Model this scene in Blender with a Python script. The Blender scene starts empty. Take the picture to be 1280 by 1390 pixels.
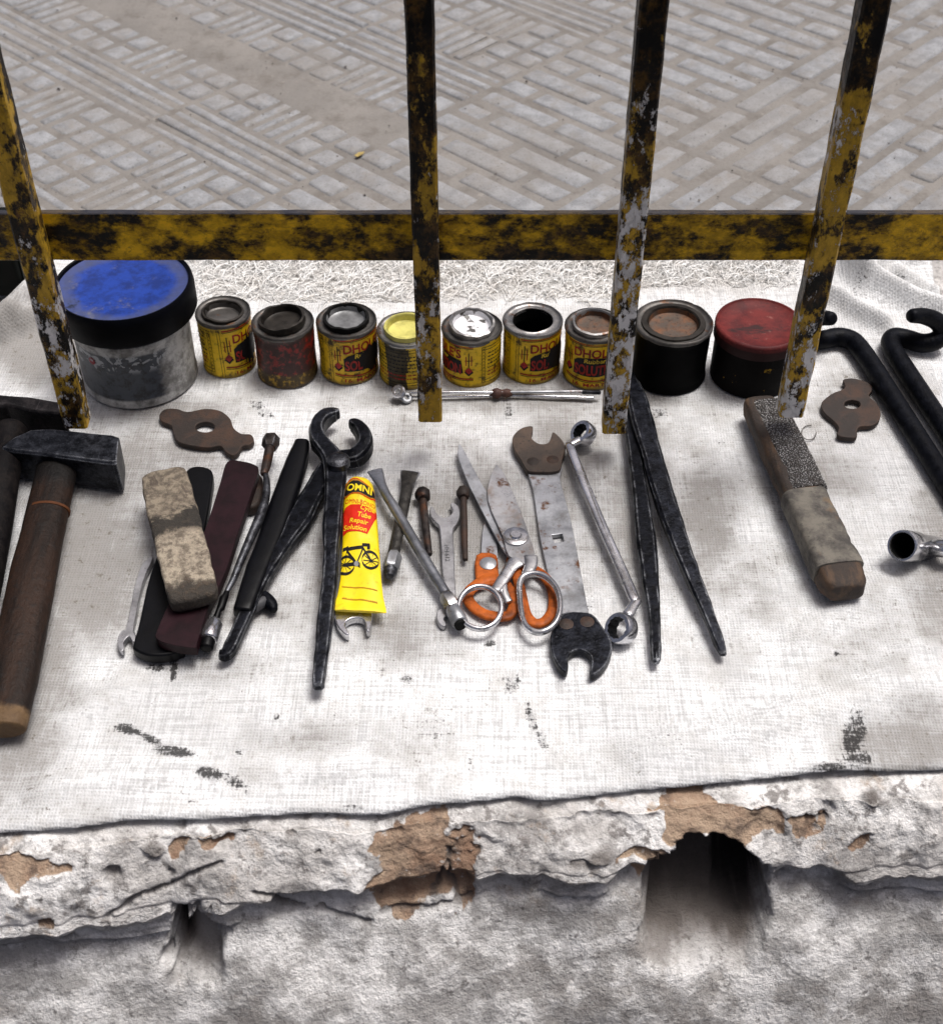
import bpy, bmesh, math, random
from mathutils import Vector, Matrix, noise as mn
from mathutils.geometry import tessellate_polygon
R = math.radians
random.seed(7)
sc = bpy.context.scene
COL = sc.collection

# ------------------------------------------------------------------ camera
TH, F, CX, CY, H, Y0 = R(43.4), 1857.0, 640.0, 695.0, 0.756, -0.80
cam = bpy.data.cameras.new('camera'); cam_ob = bpy.data.objects.new('camera', cam); COL.objects.link(cam_ob)
cam_ob.location = (0, Y0, H); cam_ob.rotation_euler = (R(90) - TH, 0, 0)
cam.sensor_width = 36; cam.lens = F / 1390 * 36; cam.clip_start = 0.02; cam.clip_end = 200
cam.dof.use_dof = True; cam.dof.focus_distance = 1.08; cam.dof.aperture_fstop = 11
sc.camera = cam_ob
# ------------------------------------------------------------------ daylight
SUN_EL, SUN_AZ = 73, 58          # azimuth measured from +Y towards +X
w = bpy.data.worlds.new('World'); sc.world = w; w.use_nodes = True
nt = w.node_tree; bg = nt.nodes['Background']
sky = nt.nodes.new('ShaderNodeTexSky'); sky.sky_type = 'NISHITA'; sky.sun_disc = False
sky.sun_elevation = R(SUN_EL); sky.sun_rotation = R(SUN_AZ); sky.dust_density = 7; sky.air_density = .25; sky.ozone_density = 1.0
nt.links.new(sky.outputs[0], bg.inputs[0]); bg.inputs[1].default_value = 0.112
sun = bpy.data.lights.new('sun', 'SUN'); sun.energy = 2.6; sun.angle = R(23); sun.color = (1, .988, .965)
so = bpy.data.objects.new('sun', sun); COL.objects.link(so)
sd = Vector((math.sin(R(SUN_AZ)) * math.cos(R(SUN_EL)), math.cos(R(SUN_AZ)) * math.cos(R(SUN_EL)), math.sin(R(SUN_EL))))
so.rotation_euler = sd.to_track_quat('Z', 'Y').to_euler(); so.location = sd * 5
vs = sc.view_settings; vs.view_transform = 'Standard'; vs.look = 'None'; vs.gamma = 1; vs.exposure = 0.2; vs.use_curve_mapping = False
sc.render.engine = 'CYCLES'

# ------------------------------------------------------------------ measuring helpers (photo pixel -> point of a real plane)
def ray(px, py):
    u = (px - CX) / F; v = (CY - py) / F
    return u, math.cos(TH) + v * math.sin(TH), -math.sin(TH) + v * math.cos(TH)
def at(px, py, z=0.):
    u, dy, dz = ray(px, py); t = (z - H) / dz
    return Vector((u * t, Y0 + dy * t, z))
def aty(px, py, y):
    u, dy, dz = ray(px, py); t = (y - Y0) / dy
    return Vector((u * t, y, H + dz * t))
def depth(p): return (p[1] - Y0) * math.cos(TH) - (p[2] - H) * math.sin(TH)
def pix(p):
    d = depth(p); up = (p[1] - Y0) * math.sin(TH) + (p[2] - H) * math.cos(TH)
    return CX + F * p[0] / d, CY - F * up / d
CR = {7: (400, 540, 3.473), 8: (600, 540, 3.2), 6: (0, 520, 2.977), 1: (960, 460, 3.475), 9: (160, 600, 4.635), 4: (1060, 330, 5.818),
      3: (0, 330, 2.977), 40: (400, 330, 2.977), 5: (800, 330, 2.667), 10: (450, 640, 6.04), 0: (0, 0, 1.)}
def W(c, X, Y, z=0.):
    x0, y0, s = CR[c]; return at(x0 + X / s, y0 + Y / s, z)
def PT(c, X, Y, z, r, ru=None):
    p = W(c, X, Y, z); m = depth(p) / F / CR[c][2]
    return (p, m * r, m * (r if ru is None else ru))

# ------------------------------------------------------------------ object helpers
def thing(name, label, cat, loc, group=None):
    o = bpy.data.objects.new(name, None); COL.objects.link(o); o.location = loc; o.empty_display_size = .02
    o['label'] = label; o['category'] = cat
    if group: o['group'] = group
    return o
def wloc(o):
    v = Vector((0, 0, 0))
    while o is not None: v += o.location; o = o.parent
    return v
def mk(name, verts, faces, mats, parent=None, smooth=True, sharp=40, bevel=None, seg=2, midx=None):
    off = wloc(parent) if parent else Vector((0, 0, 0))
    me = bpy.data.meshes.new(name)
    me.from_pydata([tuple(Vector(v) - off) for v in verts], [], faces); me.update()
    for m in (mats if isinstance(mats, (list, tuple)) else [mats]): me.materials.append(m)
    if midx: me.polygons.foreach_set('material_index', midx)
    if smooth:
        me.shade_smooth()
        if sharp: me.set_sharp_from_angle(angle=R(sharp))
    o = bpy.data.objects.new(name, me); COL.objects.link(o)
    if parent: o.parent = parent
    if bevel:
        b = o.modifiers.new('bevel', 'BEVEL'); b.width = bevel; b.segments = seg; b.limit_method = 'ANGLE'; b.angle_limit = R(35); b.harden_normals = False
    return o
def crv(pts, n=5, closed=True):
    P = [Vector(p) for p in pts]; out = []; m = len(P)
    for i in range(m if closed else m - 1):
        if closed: a, b, c, d = P[i - 1], P[i], P[(i + 1) % m], P[(i + 2) % m]
        else: a, b, c, d = P[max(i - 1, 0)], P[i], P[i + 1], P[min(i + 2, m - 1)]
        for k in range(n):
            t = k / n
            out.append(.5 * (2 * b + (c - a) * t + (2 * a - 5 * b + 4 * c - d) * t * t + (3 * b - a - 3 * c + d) * t ** 3))
    if not closed: out.append(P[-1])
    return out
def slab(name, pts, z0, z1, mat, parent, hole=None, bevel=.001, seg=2, lift=None, rnd=5, amp=0, sharp=40):
    """outline (world xy) pulled to its real thickness; hole = second outline"""
    o = crv([(p[0], p[1], 0) for p in pts], rnd) if rnd else [Vector((p[0], p[1], 0)) for p in pts]
    loops = [o]
    if hole: loops.append([Vector((p[0], p[1], 0)) for p in hole])
    flat = [v for l in loops for v in l]; n = len(flat)
    tris = tessellate_polygon(loops)
    L = lift or (lambda x, y: 0)
    ctr = sum(o, Vector()) / len(o)
    vs_ = []
    for z in (z0, z1):
        for v in flat:
            k = amp * mn.noise(Vector((v.x, v.y, 0)) * 60) if amp else 0
            vs_.append((v.x + k, v.y + k, z + L(v.x, v.y)))
    fs = []
    for t in tris:
        a, b, c = (flat[i] for i in t)
        up = (b - a).cross(c - a).z > 0
        t = tuple(t) if up else tuple(reversed(t))
        fs.append(tuple(i + n for i in t)); fs.append(tuple(reversed(t)))
    s = 0
    for l in loops:
        m = len(l); area = sum(l[i].x * l[(i + 1) % m].y - l[(i + 1) % m].x * l[i].y for i in range(m))
        ccw = (area > 0) == (l is loops[0])
        for i in range(m):
            a, b = s + i, s + (i + 1) % m
            fs.append((a, b, b + n, a + n) if ccw else (b, a, a + n, b + n))
        s += m
    ob = mk(name, vs_, fs, mat, parent, True, sharp)
    if bevel:
        bm = bmesh.new(); bm.from_mesh(ob.data)
        bmesh.ops.dissolve_limit(bm, angle_limit=.02, verts=bm.verts, edges=[e for e in bm.edges if len(e.link_faces) == 2 and e.calc_face_angle(0) < .02])
        bm.to_mesh(ob.data); bm.free()
        b = ob.modifiers.new('bevel', 'BEVEL'); b.width = bevel; b.segments = seg; b.limit_method = 'ANGLE'; b.angle_limit = R(50)
    return ob
BOX = [(1, .5), (.72, .9), (.1, 1.), (-.72, .92), (-1, .5), (-1, -.6), (-.7, -1), (.7, -1), (1, -.6)]
def sweep(name, path, mat, parent, seg=16, k=2., closed=False, rend=.5, n=4, amp=0, fs=80, sharp=50, caps=True):
    P = [(Vector(p), a, b) for p, a, b in path]
    if n > 1:
        q = crv([p for p, _, _ in P], n, closed); rr = crv([(a, b, 0) for _, a, b in P], n, closed)
        P = [(p, max(r[0], 1e-5), max(r[1], 1e-5)) for p, r in zip(q, rr)]
    m = len(P); rings = []; side0 = None
    for i, (p, a, b) in enumerate(P):
        t = (P[(i + 1) % m][0] - P[i - 1][0]) if closed else (P[min(i + 1, m - 1)][0] - P[max(i - 1, 0)][0])
        t.normalize()
        s = t.cross(Vector((0, 0, 1)))
        if s.length < .15: s = side0 if side0 else Vector((1, 0, 0))
        s = (s - t * s.dot(t)).normalized()
        if side0 and s.dot(side0) < 0 and not closed: s = -s
        side0 = s
        rings.append((p, t, s, s.cross(t), a, b))
    if not closed and rend:
        p, t, s, u, a, b = rings[0]; e = rend * min(a, b)
        st = [(p - t * e * x, t, s, u, a * y, b * y) for x, y in ((1, .55), (.8, .8), (.4, .95))]
        p, t, s, u, a, b = rings[-1]; e = rend * min(a, b)
        en = [(p + t * e * x, t, s, u, a * y, b * y) for x, y in ((.4, .95), (.8, .8), (1, .55))]
        rings = st + rings + en
    V = []; FS = []
    if k == 'box': seg = len(BOX); sharp = 22
    for p, t, s, u, a, b in rings:
        for j in range(seg if k != 'box' else 0):
            c, d = math.cos(2 * math.pi * j / seg), math.sin(2 * math.pi * j / seg)
            c = math.copysign(abs(c) ** (2 / k), c); d = math.copysign(abs(d) ** (2 / k), d)
            o = s * a * c + u * b * d
            if amp: o *= 1 + amp / max(a, b) * mn.fractal((p + o) * fs, 1, 2, 3)
            V.append(p + o)
        if k == 'box':
            for c, d in BOX:
                o = s * a * c + u * b * d
                if amp: o *= 1 + amp / max(a, b) * (mn.fractal(p * 70 + Vector((c, d, 0)), 1, 2, 2) + .6 * mn.noise(p * 190 + Vector((c, d, 3))))
                V.append(p + o)
    m = len(rings)
    for i in range(m if closed else m - 1):
        for j in range(seg):
            a0, a1 = i * seg + j, i * seg + (j + 1) % seg
            b0, b1 = ((i + 1) % m) * seg + j, ((i + 1) % m) * seg + (j + 1) % seg
            FS.append((a0, a1, b1, b0))
    if not closed and caps:
        FS.append(tuple(reversed(range(seg)))); FS.append(tuple(range((m - 1) * seg, m * seg)))
    o = mk(name, V, FS, mat, parent, True, sharp)
    bm = bmesh.new(); bm.from_mesh(o.data); bmesh.ops.recalc_face_normals(bm, faces=bm.faces); bm.to_mesh(o.data); bm.free()
    return o
def lathe(name, prof, c, mat, parent, seg=48, axis=(0, 0, 1), wob=0, wf=60, sharp=35, squash=(1, 1), rough=None):
    A = Vector(axis).normalized(); X = Vector((1, 0, 0)); X = (X - A * X.dot(A)).normalized() if abs(A.x) < .9 else Vector((0, 1, 0)).cross(A).normalized(); Yv = A.cross(X)
    V = []; FS = []; c = Vector(c); m = len(prof)
    for r, z in prof:
        for j in range(seg):
            t = 2 * math.pi * j / seg
            p = c + X * (r * math.cos(t) * squash[0]) + Yv * (r * math.sin(t) * squash[1]) + A * z
            if wob: p = p + (p - c - A * z) * (wob / max(r, 1e-4)) * mn.noise(p * wf) + A * wob * mn.noise(p * wf + Vector((9, 3, 1))) * (1 if z > wob * 4 else 0)
            V.append(p)
    for i in range(m - 1):
        for j in range(seg):
            FS.append((i * seg + j, i * seg + (j + 1) % seg, (i + 1) * seg + (j + 1) % seg, (i + 1) * seg + j))
    if prof[0][0] < 2e-4: pass
    FS.append(tuple(reversed(range(seg)))) if prof[0][0] > 2e-4 and rough != 'open' else None
    if prof[-1][0] > 2e-4 and rough != 'open': FS.append(tuple(range((m - 1) * seg, m * seg)))
    o = mk(name, V, FS, mat, parent, True, sharp)
    bm = bmesh.new(); bm.from_mesh(o.data); bmesh.ops.remove_doubles(bm, verts=bm.verts, dist=1e-6); bmesh.ops.recalc_face_normals(bm, faces=bm.faces); bm.to_mesh(o.data); bm.free()
    if sharp: o.data.set_sharp_from_angle(angle=R(sharp))
    return o
def ell(c, X, Y, rx, ry, z, n=24):
    return [W(c, X + rx * math.cos(2 * math.pi * i / n), Y + ry * math.sin(2 * math.pi * i / n), z) for i in range(n)]

# ------------------------------------------------------------------ materials
class Mat:
    def __init__(s, name, world=False):
        s.m = bpy.data.materials.new(name); s.m.use_nodes = True; s.t = s.m.node_tree; s.b = s.t.nodes['Principled BSDF']
        if world: s.v = s.n('ShaderNodeNewGeometry').outputs['Position']
        else: s.v = s.n('ShaderNodeTexCoord').outputs['Object']
    def n(s, k): return s.t.nodes.new(k)
    def put(s, inp, v):
        if isinstance(v, bpy.types.NodeSocket): s.t.links.new(v, inp)
        elif v is not None:
            if inp.type == 'RGBA' and len(v) == 3: v = (*v, 1)
            inp.default_value = v
    def stretch(s, x, y, z, rot=(0, 0, 0), loc=(0, 0, 0)):
        q = s.n('ShaderNodeMapping'); q.inputs['Scale'].default_value = (x, y, z); q.inputs['Rotation'].default_value = rot; q.inputs['Location'].default_value = loc
        s.put(q.inputs[0], s.v); return q.outputs[0]
    def noise(s, sc_, det=4, ro=.6, vec=None, dist=0, w=None):
        q = s.n('ShaderNodeTexNoise'); s.put(q.inputs['Vector'], vec if vec else s.v)
        q.inputs['Scale'].default_value = sc_; q.inputs['Detail'].default_value = det; q.inputs['Roughness'].default_value = ro; q.inputs['Distortion'].default_value = dist
        if w is not None: q.noise_dimensions = '4D'; q.inputs['W'].default_value = w
        return q.outputs['Fac']
    def voro(s, sc_, feat='F1', vec=None, out='Distance', rnd=1):
        q = s.n('ShaderNodeTexVoronoi'); q.feature = feat; s.put(q.inputs['Vector'], vec if vec else s.v); q.inputs['Scale'].default_value = sc_; q.inputs['Randomness'].default_value = rnd
        return q.outputs[out]
    def wave(s, sc_, d='X', dist=0, ds=1, vec=None):
        q = s.n('ShaderNodeTexWave'); q.bands_direction = d; s.put(q.inputs['Vector'], vec if vec else s.v); q.inputs['Scale'].default_value = sc_
        q.inputs['Distortion'].default_value = dist; q.inputs['Detail'].default_value = 2; q.inputs['Detail Scale'].default_value = ds
        return q.outputs['Fac']
    def step(s, v, a, b, lo=0., hi=1.):
        q = s.n('ShaderNodeMapRange'); q.interpolation_type = 'SMOOTHSTEP'; s.put(q.inputs[0], v)
        for i, x in zip((1, 2, 3, 4), (a, b, lo, hi)): q.inputs[i].default_value = x
        return q.outputs[0]
    def mix(s, f, a, b, mode='MIX'):
        q = s.n('ShaderNodeMix'); q.data_type = 'RGBA'; q.blend_type = mode; s.put(q.inputs[0], f); s.put(q.inputs[6], a); s.put(q.inputs[7], b); return q.outputs[2]
    def ma(s, op, a, b=None, cl=False):
        q = s.n('ShaderNodeMath'); q.operation = op; q.use_clamp = cl; s.put(q.inputs[0], a)
        if b is not None: s.put(q.inputs[1], b)
        return q.outputs[0]
    def attr(s, name, ch=None):
        q = s.n('ShaderNodeAttribute'); q.attribute_name = name
        if ch is None: return q.outputs['Color']
        x = s.n('ShaderNodeSeparateColor'); s.put(x.inputs[0], q.outputs['Color']); return x.outputs[ch]
    def sep(s, i, vec=None):
        q = s.n('ShaderNodeSeparateXYZ'); s.put(q.inputs[0], vec if vec else s.v); return q.outputs[i]
    def edge(s, rad=.0015, smp=4):
        q = s.n('ShaderNodeBevel'); q.samples = smp; q.inputs[0].default_value = rad
        g = s.n('ShaderNodeNewGeometry'); d = s.n('ShaderNodeVectorMath'); d.operation = 'DOT_PRODUCT'; s.put(d.inputs[0], q.outputs[0]); s.put(d.inputs[1], g.outputs['Normal'])
        return s.step(s.ma('SUBTRACT', 1., d.outputs['Value']), .005, .12)
    def fin(s, col=None, rough=None, metal=None, h=None, hs=.5, hd=.001, spec=None, coat=None):
        s.put(s.b.inputs['Base Color'], col); s.put(s.b.inputs['Roughness'], rough); s.put(s.b.inputs['Metallic'], metal)
        if spec is not None: s.put(s.b.inputs['Specular IOR Level'], spec)
        if coat is not None: s.put(s.b.inputs['Coat Weight'], coat)
        if h is not None:
            q = s.n('ShaderNodeBump'); q.inputs['Strength'].default_value = hs; q.inputs['Distance'].default_value = hd; s.put(q.inputs['Height'], h)
            s.t.links.new(q.outputs[0], s.b.inputs['Normal'])
        return s.m

def forged(name, dark=(.002, .0022, .0032), lite=(.010, .011, .016), rust=None, rough=(.32, .6), edge=True, metal=.55, rt=(.55, .7), spec=.13):
    m = Mat(name); a = m.noise(110, 5, .7); b = m.noise(300, 3, .6)
    c = m.mix(m.step(a, .36, .76), dark, lite)
    c = m.mix(m.step(m.noise(900, 2, .6, w=6), .58, .72, 0, .5), c, tuple(min(.3, x * 2.2) for x in lite)); c = m.mix(m.step(m.noise(420, 3, .6, vec=m.stretch(1, .08, 1, (0, 0, R(20))), w=8), .62, .72, 0, .45), c, tuple(min(.3, x * 2.4) for x in lite))
    if rust: c = m.mix(m.step(m.noise(38, 6, .7, w=3), *rt), c, m.mix(m.noise(220, 3), rust, tuple(x * .45 for x in rust)))
    if edge: c = m.mix(m.ma('MULTIPLY', m.edge(.0022), m.step(m.noise(70, 4, .7, w=12), .4, .65, .02, .75)), c, (.50, .52, .56))
    return m.fin(c, m.step(a, .3, .7, *rough), metal, m.ma('ADD', m.ma('MULTIPLY', a, 1.5), b), .42, .0011, spec=spec)
def chrome(name, col=(.66, .66, .68), rough=(.12, .32), dirt=.6, rust=False, grime=(.03, .025, .02), mt=1.):
    m = Mat(name); a = m.noise(55, 5, .65); b = m.noise(400, 3, .6)
    f = m.step(a, .52, .75, 0, dirt); v_ = m.noise(26, 6, .7, w=4)
    c = m.mix(m.step(v_, .36, .66), tuple(min(1, x * 1.35) for x in col), tuple(x * .55 for x in col))
    c = m.mix(f, c, grime)
    if rust: c = m.mix(m.step(m.noise(70, 5, .7, w=2), .56, .68), c, (.12, .05, .02))
    return m.fin(c, m.step(a, .3, .75, *rough), m.step(f, .1, .6, mt, .3), b, .08, .0006)
def rusty(name, a=(.02, .0135, .0105), b=(.052, .025, .014), c=(.02, .015, .014)):
    m = Mat(name); x = m.noise(60, 6, .7); y = m.noise(240, 4, .7)
    k = m.mix(m.step(x, .42, .66), a, b); k = m.mix(m.step(y, .5, .7), k, c)
    k = m.mix(m.ma('MULTIPLY', m.edge(.0012), .5), k, (.16, .1, .075))
    return m.fin(k, .68, .25, m.ma('ADD', x, m.ma('MULTIPLY', y, .5)), .6, .001)
def plain(name, col, rough=.6, metal=0, var=.35, scale=90, bump=.3, spec=.16):
    m = Mat(name); a = m.noise(scale, 5, .65)
    return m.fin(m.mix(m.step(a, .35, .7), col, tuple(x * (1 - var) for x in col)), rough, metal, a, bump, .0008, spec=spec)

m_black = forged('black_forged_steel')
m_black2 = forged('worn_black_steel', (.0024, .0027, .0042), (.018, .020, .028), rough=(.28, .5), metal=.4)
m_hammer = forged('hammer_steel', (.008, .009, .012), (.05, .054, .066), rough=(.3, .5))
m_dkgrey = forged('grey_tool_steel', (.03, .03, .034), (.13, .135, .15), (.09, .05, .03), (.26, .5), metal=.8, rt=(.62, .75))
m_bolt = forged('rusty_bolt_steel', (.018, .015, .015), (.06, .05, .045), (.14, .06, .03), (.4, .65), rt=(.48, .66))
m_chrome = chrome('chrome', (.58, .58, .6), mt=.93)
m_chrome_d = chrome('dirty_chrome', (.55, .55, .56), (.2, .45), .8, True)
m_steel = chrome('brushed_steel', (.34, .35, .37), (.28, .52), .6, True, (.05, .035, .025), .72)
m_wrench = chrome('satin_wrench', (.42, .42, .435), (.25, .45), .6, mt=.8)
m_rust = rusty('rusty_plate')
m_jaw = rusty('brown_jaw', (.045, .033, .026), (.085, .055, .038), (.02, .017, .016))
m_rod = forged('black_rod', (.0016, .0019, .0032), (.006, .007, .011), rough=(.4, .6), edge=False, metal=.2, spec=.1)
m_orange = plain('orange_plastic', (.46, .105, .016), .5, 0, .75, 70)
m_rubber = plain('black_rubber', (.002, .002, .0025), .45)
m_maroon = plain('maroon_leather', (.016, .0042, .0068), .5, 0, .6, 60, .5)
m_blackleather = plain('black_leather', (.0018, .002, .0032), .4, 0, .5, 60, .5)
def grimed(name, c):
    m = Mat(name); a = m.noise(55, 6, .72); b = m.noise(230, 4, .7)
    k = m.mix(m.step(a, .46, .66, 0, .85), c, tuple(x * .22 for x in c)); k = m.mix(m.step(b, .56, .68, 0, .8), k, (.012, .009, .007))
    return m.fin(k, .5, 0, b, .1, .0005, spec=.25)
m_red = grimed('red_print', (.36, .018, .011))
m_ink = plain('black_print', (.012, .011, .012), .5, 0, .2, 200, .05)
m_yelprint = grimed('yellow_print', (.6, .42, .03))
# ================================================================== SETTING
def fbm(p, f, o=4): return mn.fractal(Vector(p) * f, 1.0, 2.0, o)
def sstep(a, b, x):
    t = min(1, max(0, (x - a) / (b - a))); return t * t * (3 - 2 * t)
def setattr_col(o, name, vals):
    a = o.data.color_attributes.new(name, 'FLOAT_COLOR', 'POINT')
    a.data.foreach_set('color', [c for v in vals for c in (v[0], v[1], v[2], 1.)])

# ---- street level in front of the low wall
m = Mat('dark_street', True); a = m.noise(25, 6, .7); b = m.noise(160, 4, .7)
m_street = m.fin(m.mix(m.step(a, .35, .7), (.014, .0118, .010), m.mix(m.step(b, .4, .62), (.045, .038, .031), (.006, .0055, .005))), .85, 0, m.ma('ADD', a, m.ma('MULTIPLY', b, 1.5)), 1., .006, spec=.1)
def sheet(name, x0, x1, y0, y1, z, mat, nx=60, ny=60, amp=.004, slope=0):
    V = [(x0 + (x1 - x0) * i / nx, y0 + (y1 - y0) * j / ny, 0) for j in range(ny + 1) for i in range(nx + 1)]
    V = [(x, y, z + amp * fbm((x, y, 3), 9) + (slope * max(-1.5, min(1.5, x)) if slope else 0)) for x, y, _ in V]
    Fc = [(j * (nx + 1) + i, j * (nx + 1) + i + 1, (j + 1) * (nx + 1) + i + 1, (j + 1) * (nx + 1) + i) for j in range(ny) for i in range(nx)]
    o = mk(name, V, Fc, mat, None); o['kind'] = 'structure'; return o
street = sheet('street', -12, 12, -12, .2, -.205, m_street, 240, 200, .006, .1)
street['label'] = 'dark grimy street surface at the foot of the low wall'

# ---- pavement behind: a dusty bed with raised concrete pieces pressed in it
m = Mat('pavement_dust', True); a = m.noise(9, 5, .65); b = m.noise(260, 3, .7)
cdust = m.mix(m.step(a, .3, .7), (.215, .202, .187), (.16, .151, .141))
cdust = m.mix(m.step(m.noise(34, 6, .72, w=3), .46, .66, 0, .6), cdust, (.10, .088, .076)); cdust = m.mix(m.step(m.noise(70, 4, .7, w=6), .62, .7, 0, .6), cdust, (.30, .28, .255))
m_dust = m.fin(m.mix(m.step(b, .45, .75, 0, .4), cdust, (.13, .11, .09)), .95, 0, b, .6, .0015)
pave = sheet('pavement', -20, 20, .40, 40, -.0228, m_dust, 60, 60, 0); pave['kind'] = 'structure'
pave['label'] = 'dusty pavement of pressed concrete tiles behind the railing'
m = Mat('pressed_concrete', True); a = m.noise(11, 5, .65); b = m.noise(60, 5, .7); c_ = m.noise(420, 3, .7)
c0 = m.mix(m.step(b, .32, .7), (.29, .298, .312), (.182, .187, .196))
c0 = m.mix(m.step(m.noise(4.5, 4, .6, w=4), .42, .62, 0, .55), c0, (.225, .213, .2))
c0 = m.mix(m.step(m.noise(26, 4, .7, w=7), .46, .66, 0, .85), c0, (.213, .2, .186))
c0 = m.mix(m.step(c_, .52, .7, 0, .65), c0, (.10, .092, .085))
c0 = m.mix(m.step(m.noise(22, 5, .75, w=11), .655, .70, 0, .8), c0, (.085, .09, .105))
m_conc = m.fin(c0, .9, 0, m.ma('ADD', b, m.ma('MULTIPLY', c_, .6)), .5, .0013)
TA = R(-43.3); d1 = Vector((math.cos(TA), math.sin(TA))); d2 = Vector((-d1.y, d1.x)); O = Vector((-.446, .63)); TS = .238
cells = []
for i in range(-9, 10):
    for j in range(-9, 11):
        oy = (.064 if (j >= 1 and i <= 0) else 0)
        def put(a0, b0, a1, b1):
            cells.append((i * TS + a0 * TS, j * TS + oy + b0 * TS, i * TS + a1 * TS, j * TS + oy + b1 * TS, a1 - a0 > .9))
        T3 = 1 / 3
        if i <= 0:
            for q in (0, 2):
                for k in (0, 2):
                    for x in (0, 1):
                        for y in (0, 1):
                            put(q * T3 + x * T3 / 2, k * T3 + y * T3 / 2, q * T3 + (x + 1) * T3 / 2, k * T3 + (y + 1) * T3 / 2)
            for k in (0, 2):
                for x in range(4): put(T3 + x * T3 / 4, k * T3, T3 + (x + 1) * T3 / 4, (k + 1) * T3)
            for y in range(4): put(0, T3 + y * T3 / 4, 1, T3 + (y + 1) * T3 / 4)
        else:
            for k in range(6):
                cut = [0, .5, 1] if k % 2 == 0 else [0, .22, .74, 1]
                for a0, a1 in zip(cut, cut[1:]):
                    if i == 1: put(a0, k / 6, a1, (k + 1) / 6)
                    else: put(k / 6, a0, (k + 1) / 6, a1)
paver_cache = {}
def paver_mesh(wd, ln, var):
    k = (round(wd, 4), round(ln, 4), var)
    if k in paver_cache: return paver_cache[k]
    rr = random.Random(hash(k) & 0xffff); g = .0052 if min(wd, ln) < .025 else (.0052 if max(wd, ln) < .05 else .0092)
    hx, hy = wd / 2 - g * .5, ln / 2 - g * .5; N = 2
    def ring(ins, z, jit):
        q = []
        for cx_, cy_ in ((1, 1), (-1, 1), (-1, -1), (1, -1)):
            for s in (0, 1):
                e = min(hx, hy) * .14; ex, ey = (0, e) if (s == 0) == (cx_ * cy_ > 0) else (e, 0)
                q.append((cx_ * (hx - ins - ex) + rr.uniform(-jit, jit), cy_ * (hy - ins - ey) + rr.uniform(-jit, jit), z))
        return q
    V = ring(0, -.0065, .0006) + ring(.0014, -.0018, .0011) + ring(.0046, 0, .0014)
    Fc = [(a * 8 + i, a * 8 + (i + 1) % 8, (a + 1) * 8 + (i + 1) % 8, (a + 1) * 8 + i) for a in (0, 1) for i in range(8)] + [tuple(range(16, 24))]
    me = bpy.data.meshes.new('paver'); me.from_pydata(V, [], Fc); me.materials.append(m_conc); me.shade_smooth(); me.set_sharp_from_angle(angle=R(60)); paver_cache[k] = me
    return me
vis = []
for (a0, b0, a1, b1, longs) in cells:
    p = O + d1 * (a0 + a1) / 2 + d2 * (b0 + b1) / 2
    if p.y < .43 or p.y > 2.6 or abs(p.x) > 1.7: continue
    q = pix((p.x, p.y, -.02)); inn = -40 < q[0] < 1320 and -25 < q[1] < 300
    vis.append((0 if inn else 1, -(a1 - a0) * (b1 - b0) / depth((p.x, p.y, -.02)) ** 3, p, a1 - a0, b1 - b0))
vis.sort(key=lambda t: (t[0], t[1]))
far_v, far_f = [], []
for n_, (_, _, p, wd, ln) in enumerate(vis):
    z = -.0205 + .0012 * mn.noise(Vector((p.x, p.y, 0)) * 6) + random.uniform(-.0012, .0004)
    me = paver_mesh(wd, ln, random.randrange(4)); rz = TA + random.uniform(-.012, .012)
    if n_ < 300:
        o = bpy.data.objects.new('paver', me); COL.objects.link(o); o.parent = pave
        o.location = (p.x, p.y, z); o.rotation_euler = (random.uniform(-.012, .012), random.uniform(-.012, .012), rz)
    else:
        M_ = Matrix.Translation((p.x, p.y, z)) @ Matrix.Rotation(rz, 4, 'Z'); b0 = len(far_v)
        far_v += [M_ @ v.co for v in me.vertices]; far_f += [tuple(i + b0 for i in f.vertices) for f in me.polygons]
o = mk('paving', far_v, far_f, m_conc, pave); o['kind'] = 'stuff'

V, Fc = [], []
rr = random.Random(11)
for n_ in range(700):
    q = at(rr.uniform(-20, 1300), rr.uniform(-20, 292), -.021); s = rr.uniform(.0004, .0012) * (1 if rr.random() < .95 else 1.8); b0 = len(V)
    for k in range(6):
        v = [(1, 0, 0), (-1, 0, 0), (0, 1, 0), (0, -1, 0), (0, 0, .8), (0, 0, -.6)][k]; V.append(q + Vector([c * s * rr.uniform(.6, 1.3) for c in v]) + Vector((0, 0, s * .3)))
    for a, b in ((0, 2), (2, 1), (1, 3), (3, 0)): Fc += [(b0 + a, b0 + b, b0 + 4), (b0 + b, b0 + a, b0 + 5)]
m = Mat('street_grit', True); grit = mk('grit', V, Fc, m.fin(m.mix(m.step(m.noise(170, 2), .42, .6), (.16, .14, .12), (.035, .03, .028)), .9), None, False); grit['kind'] = 'stuff'
grit['label'] = 'specks of grit and dirt scattered over the pavement'
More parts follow.
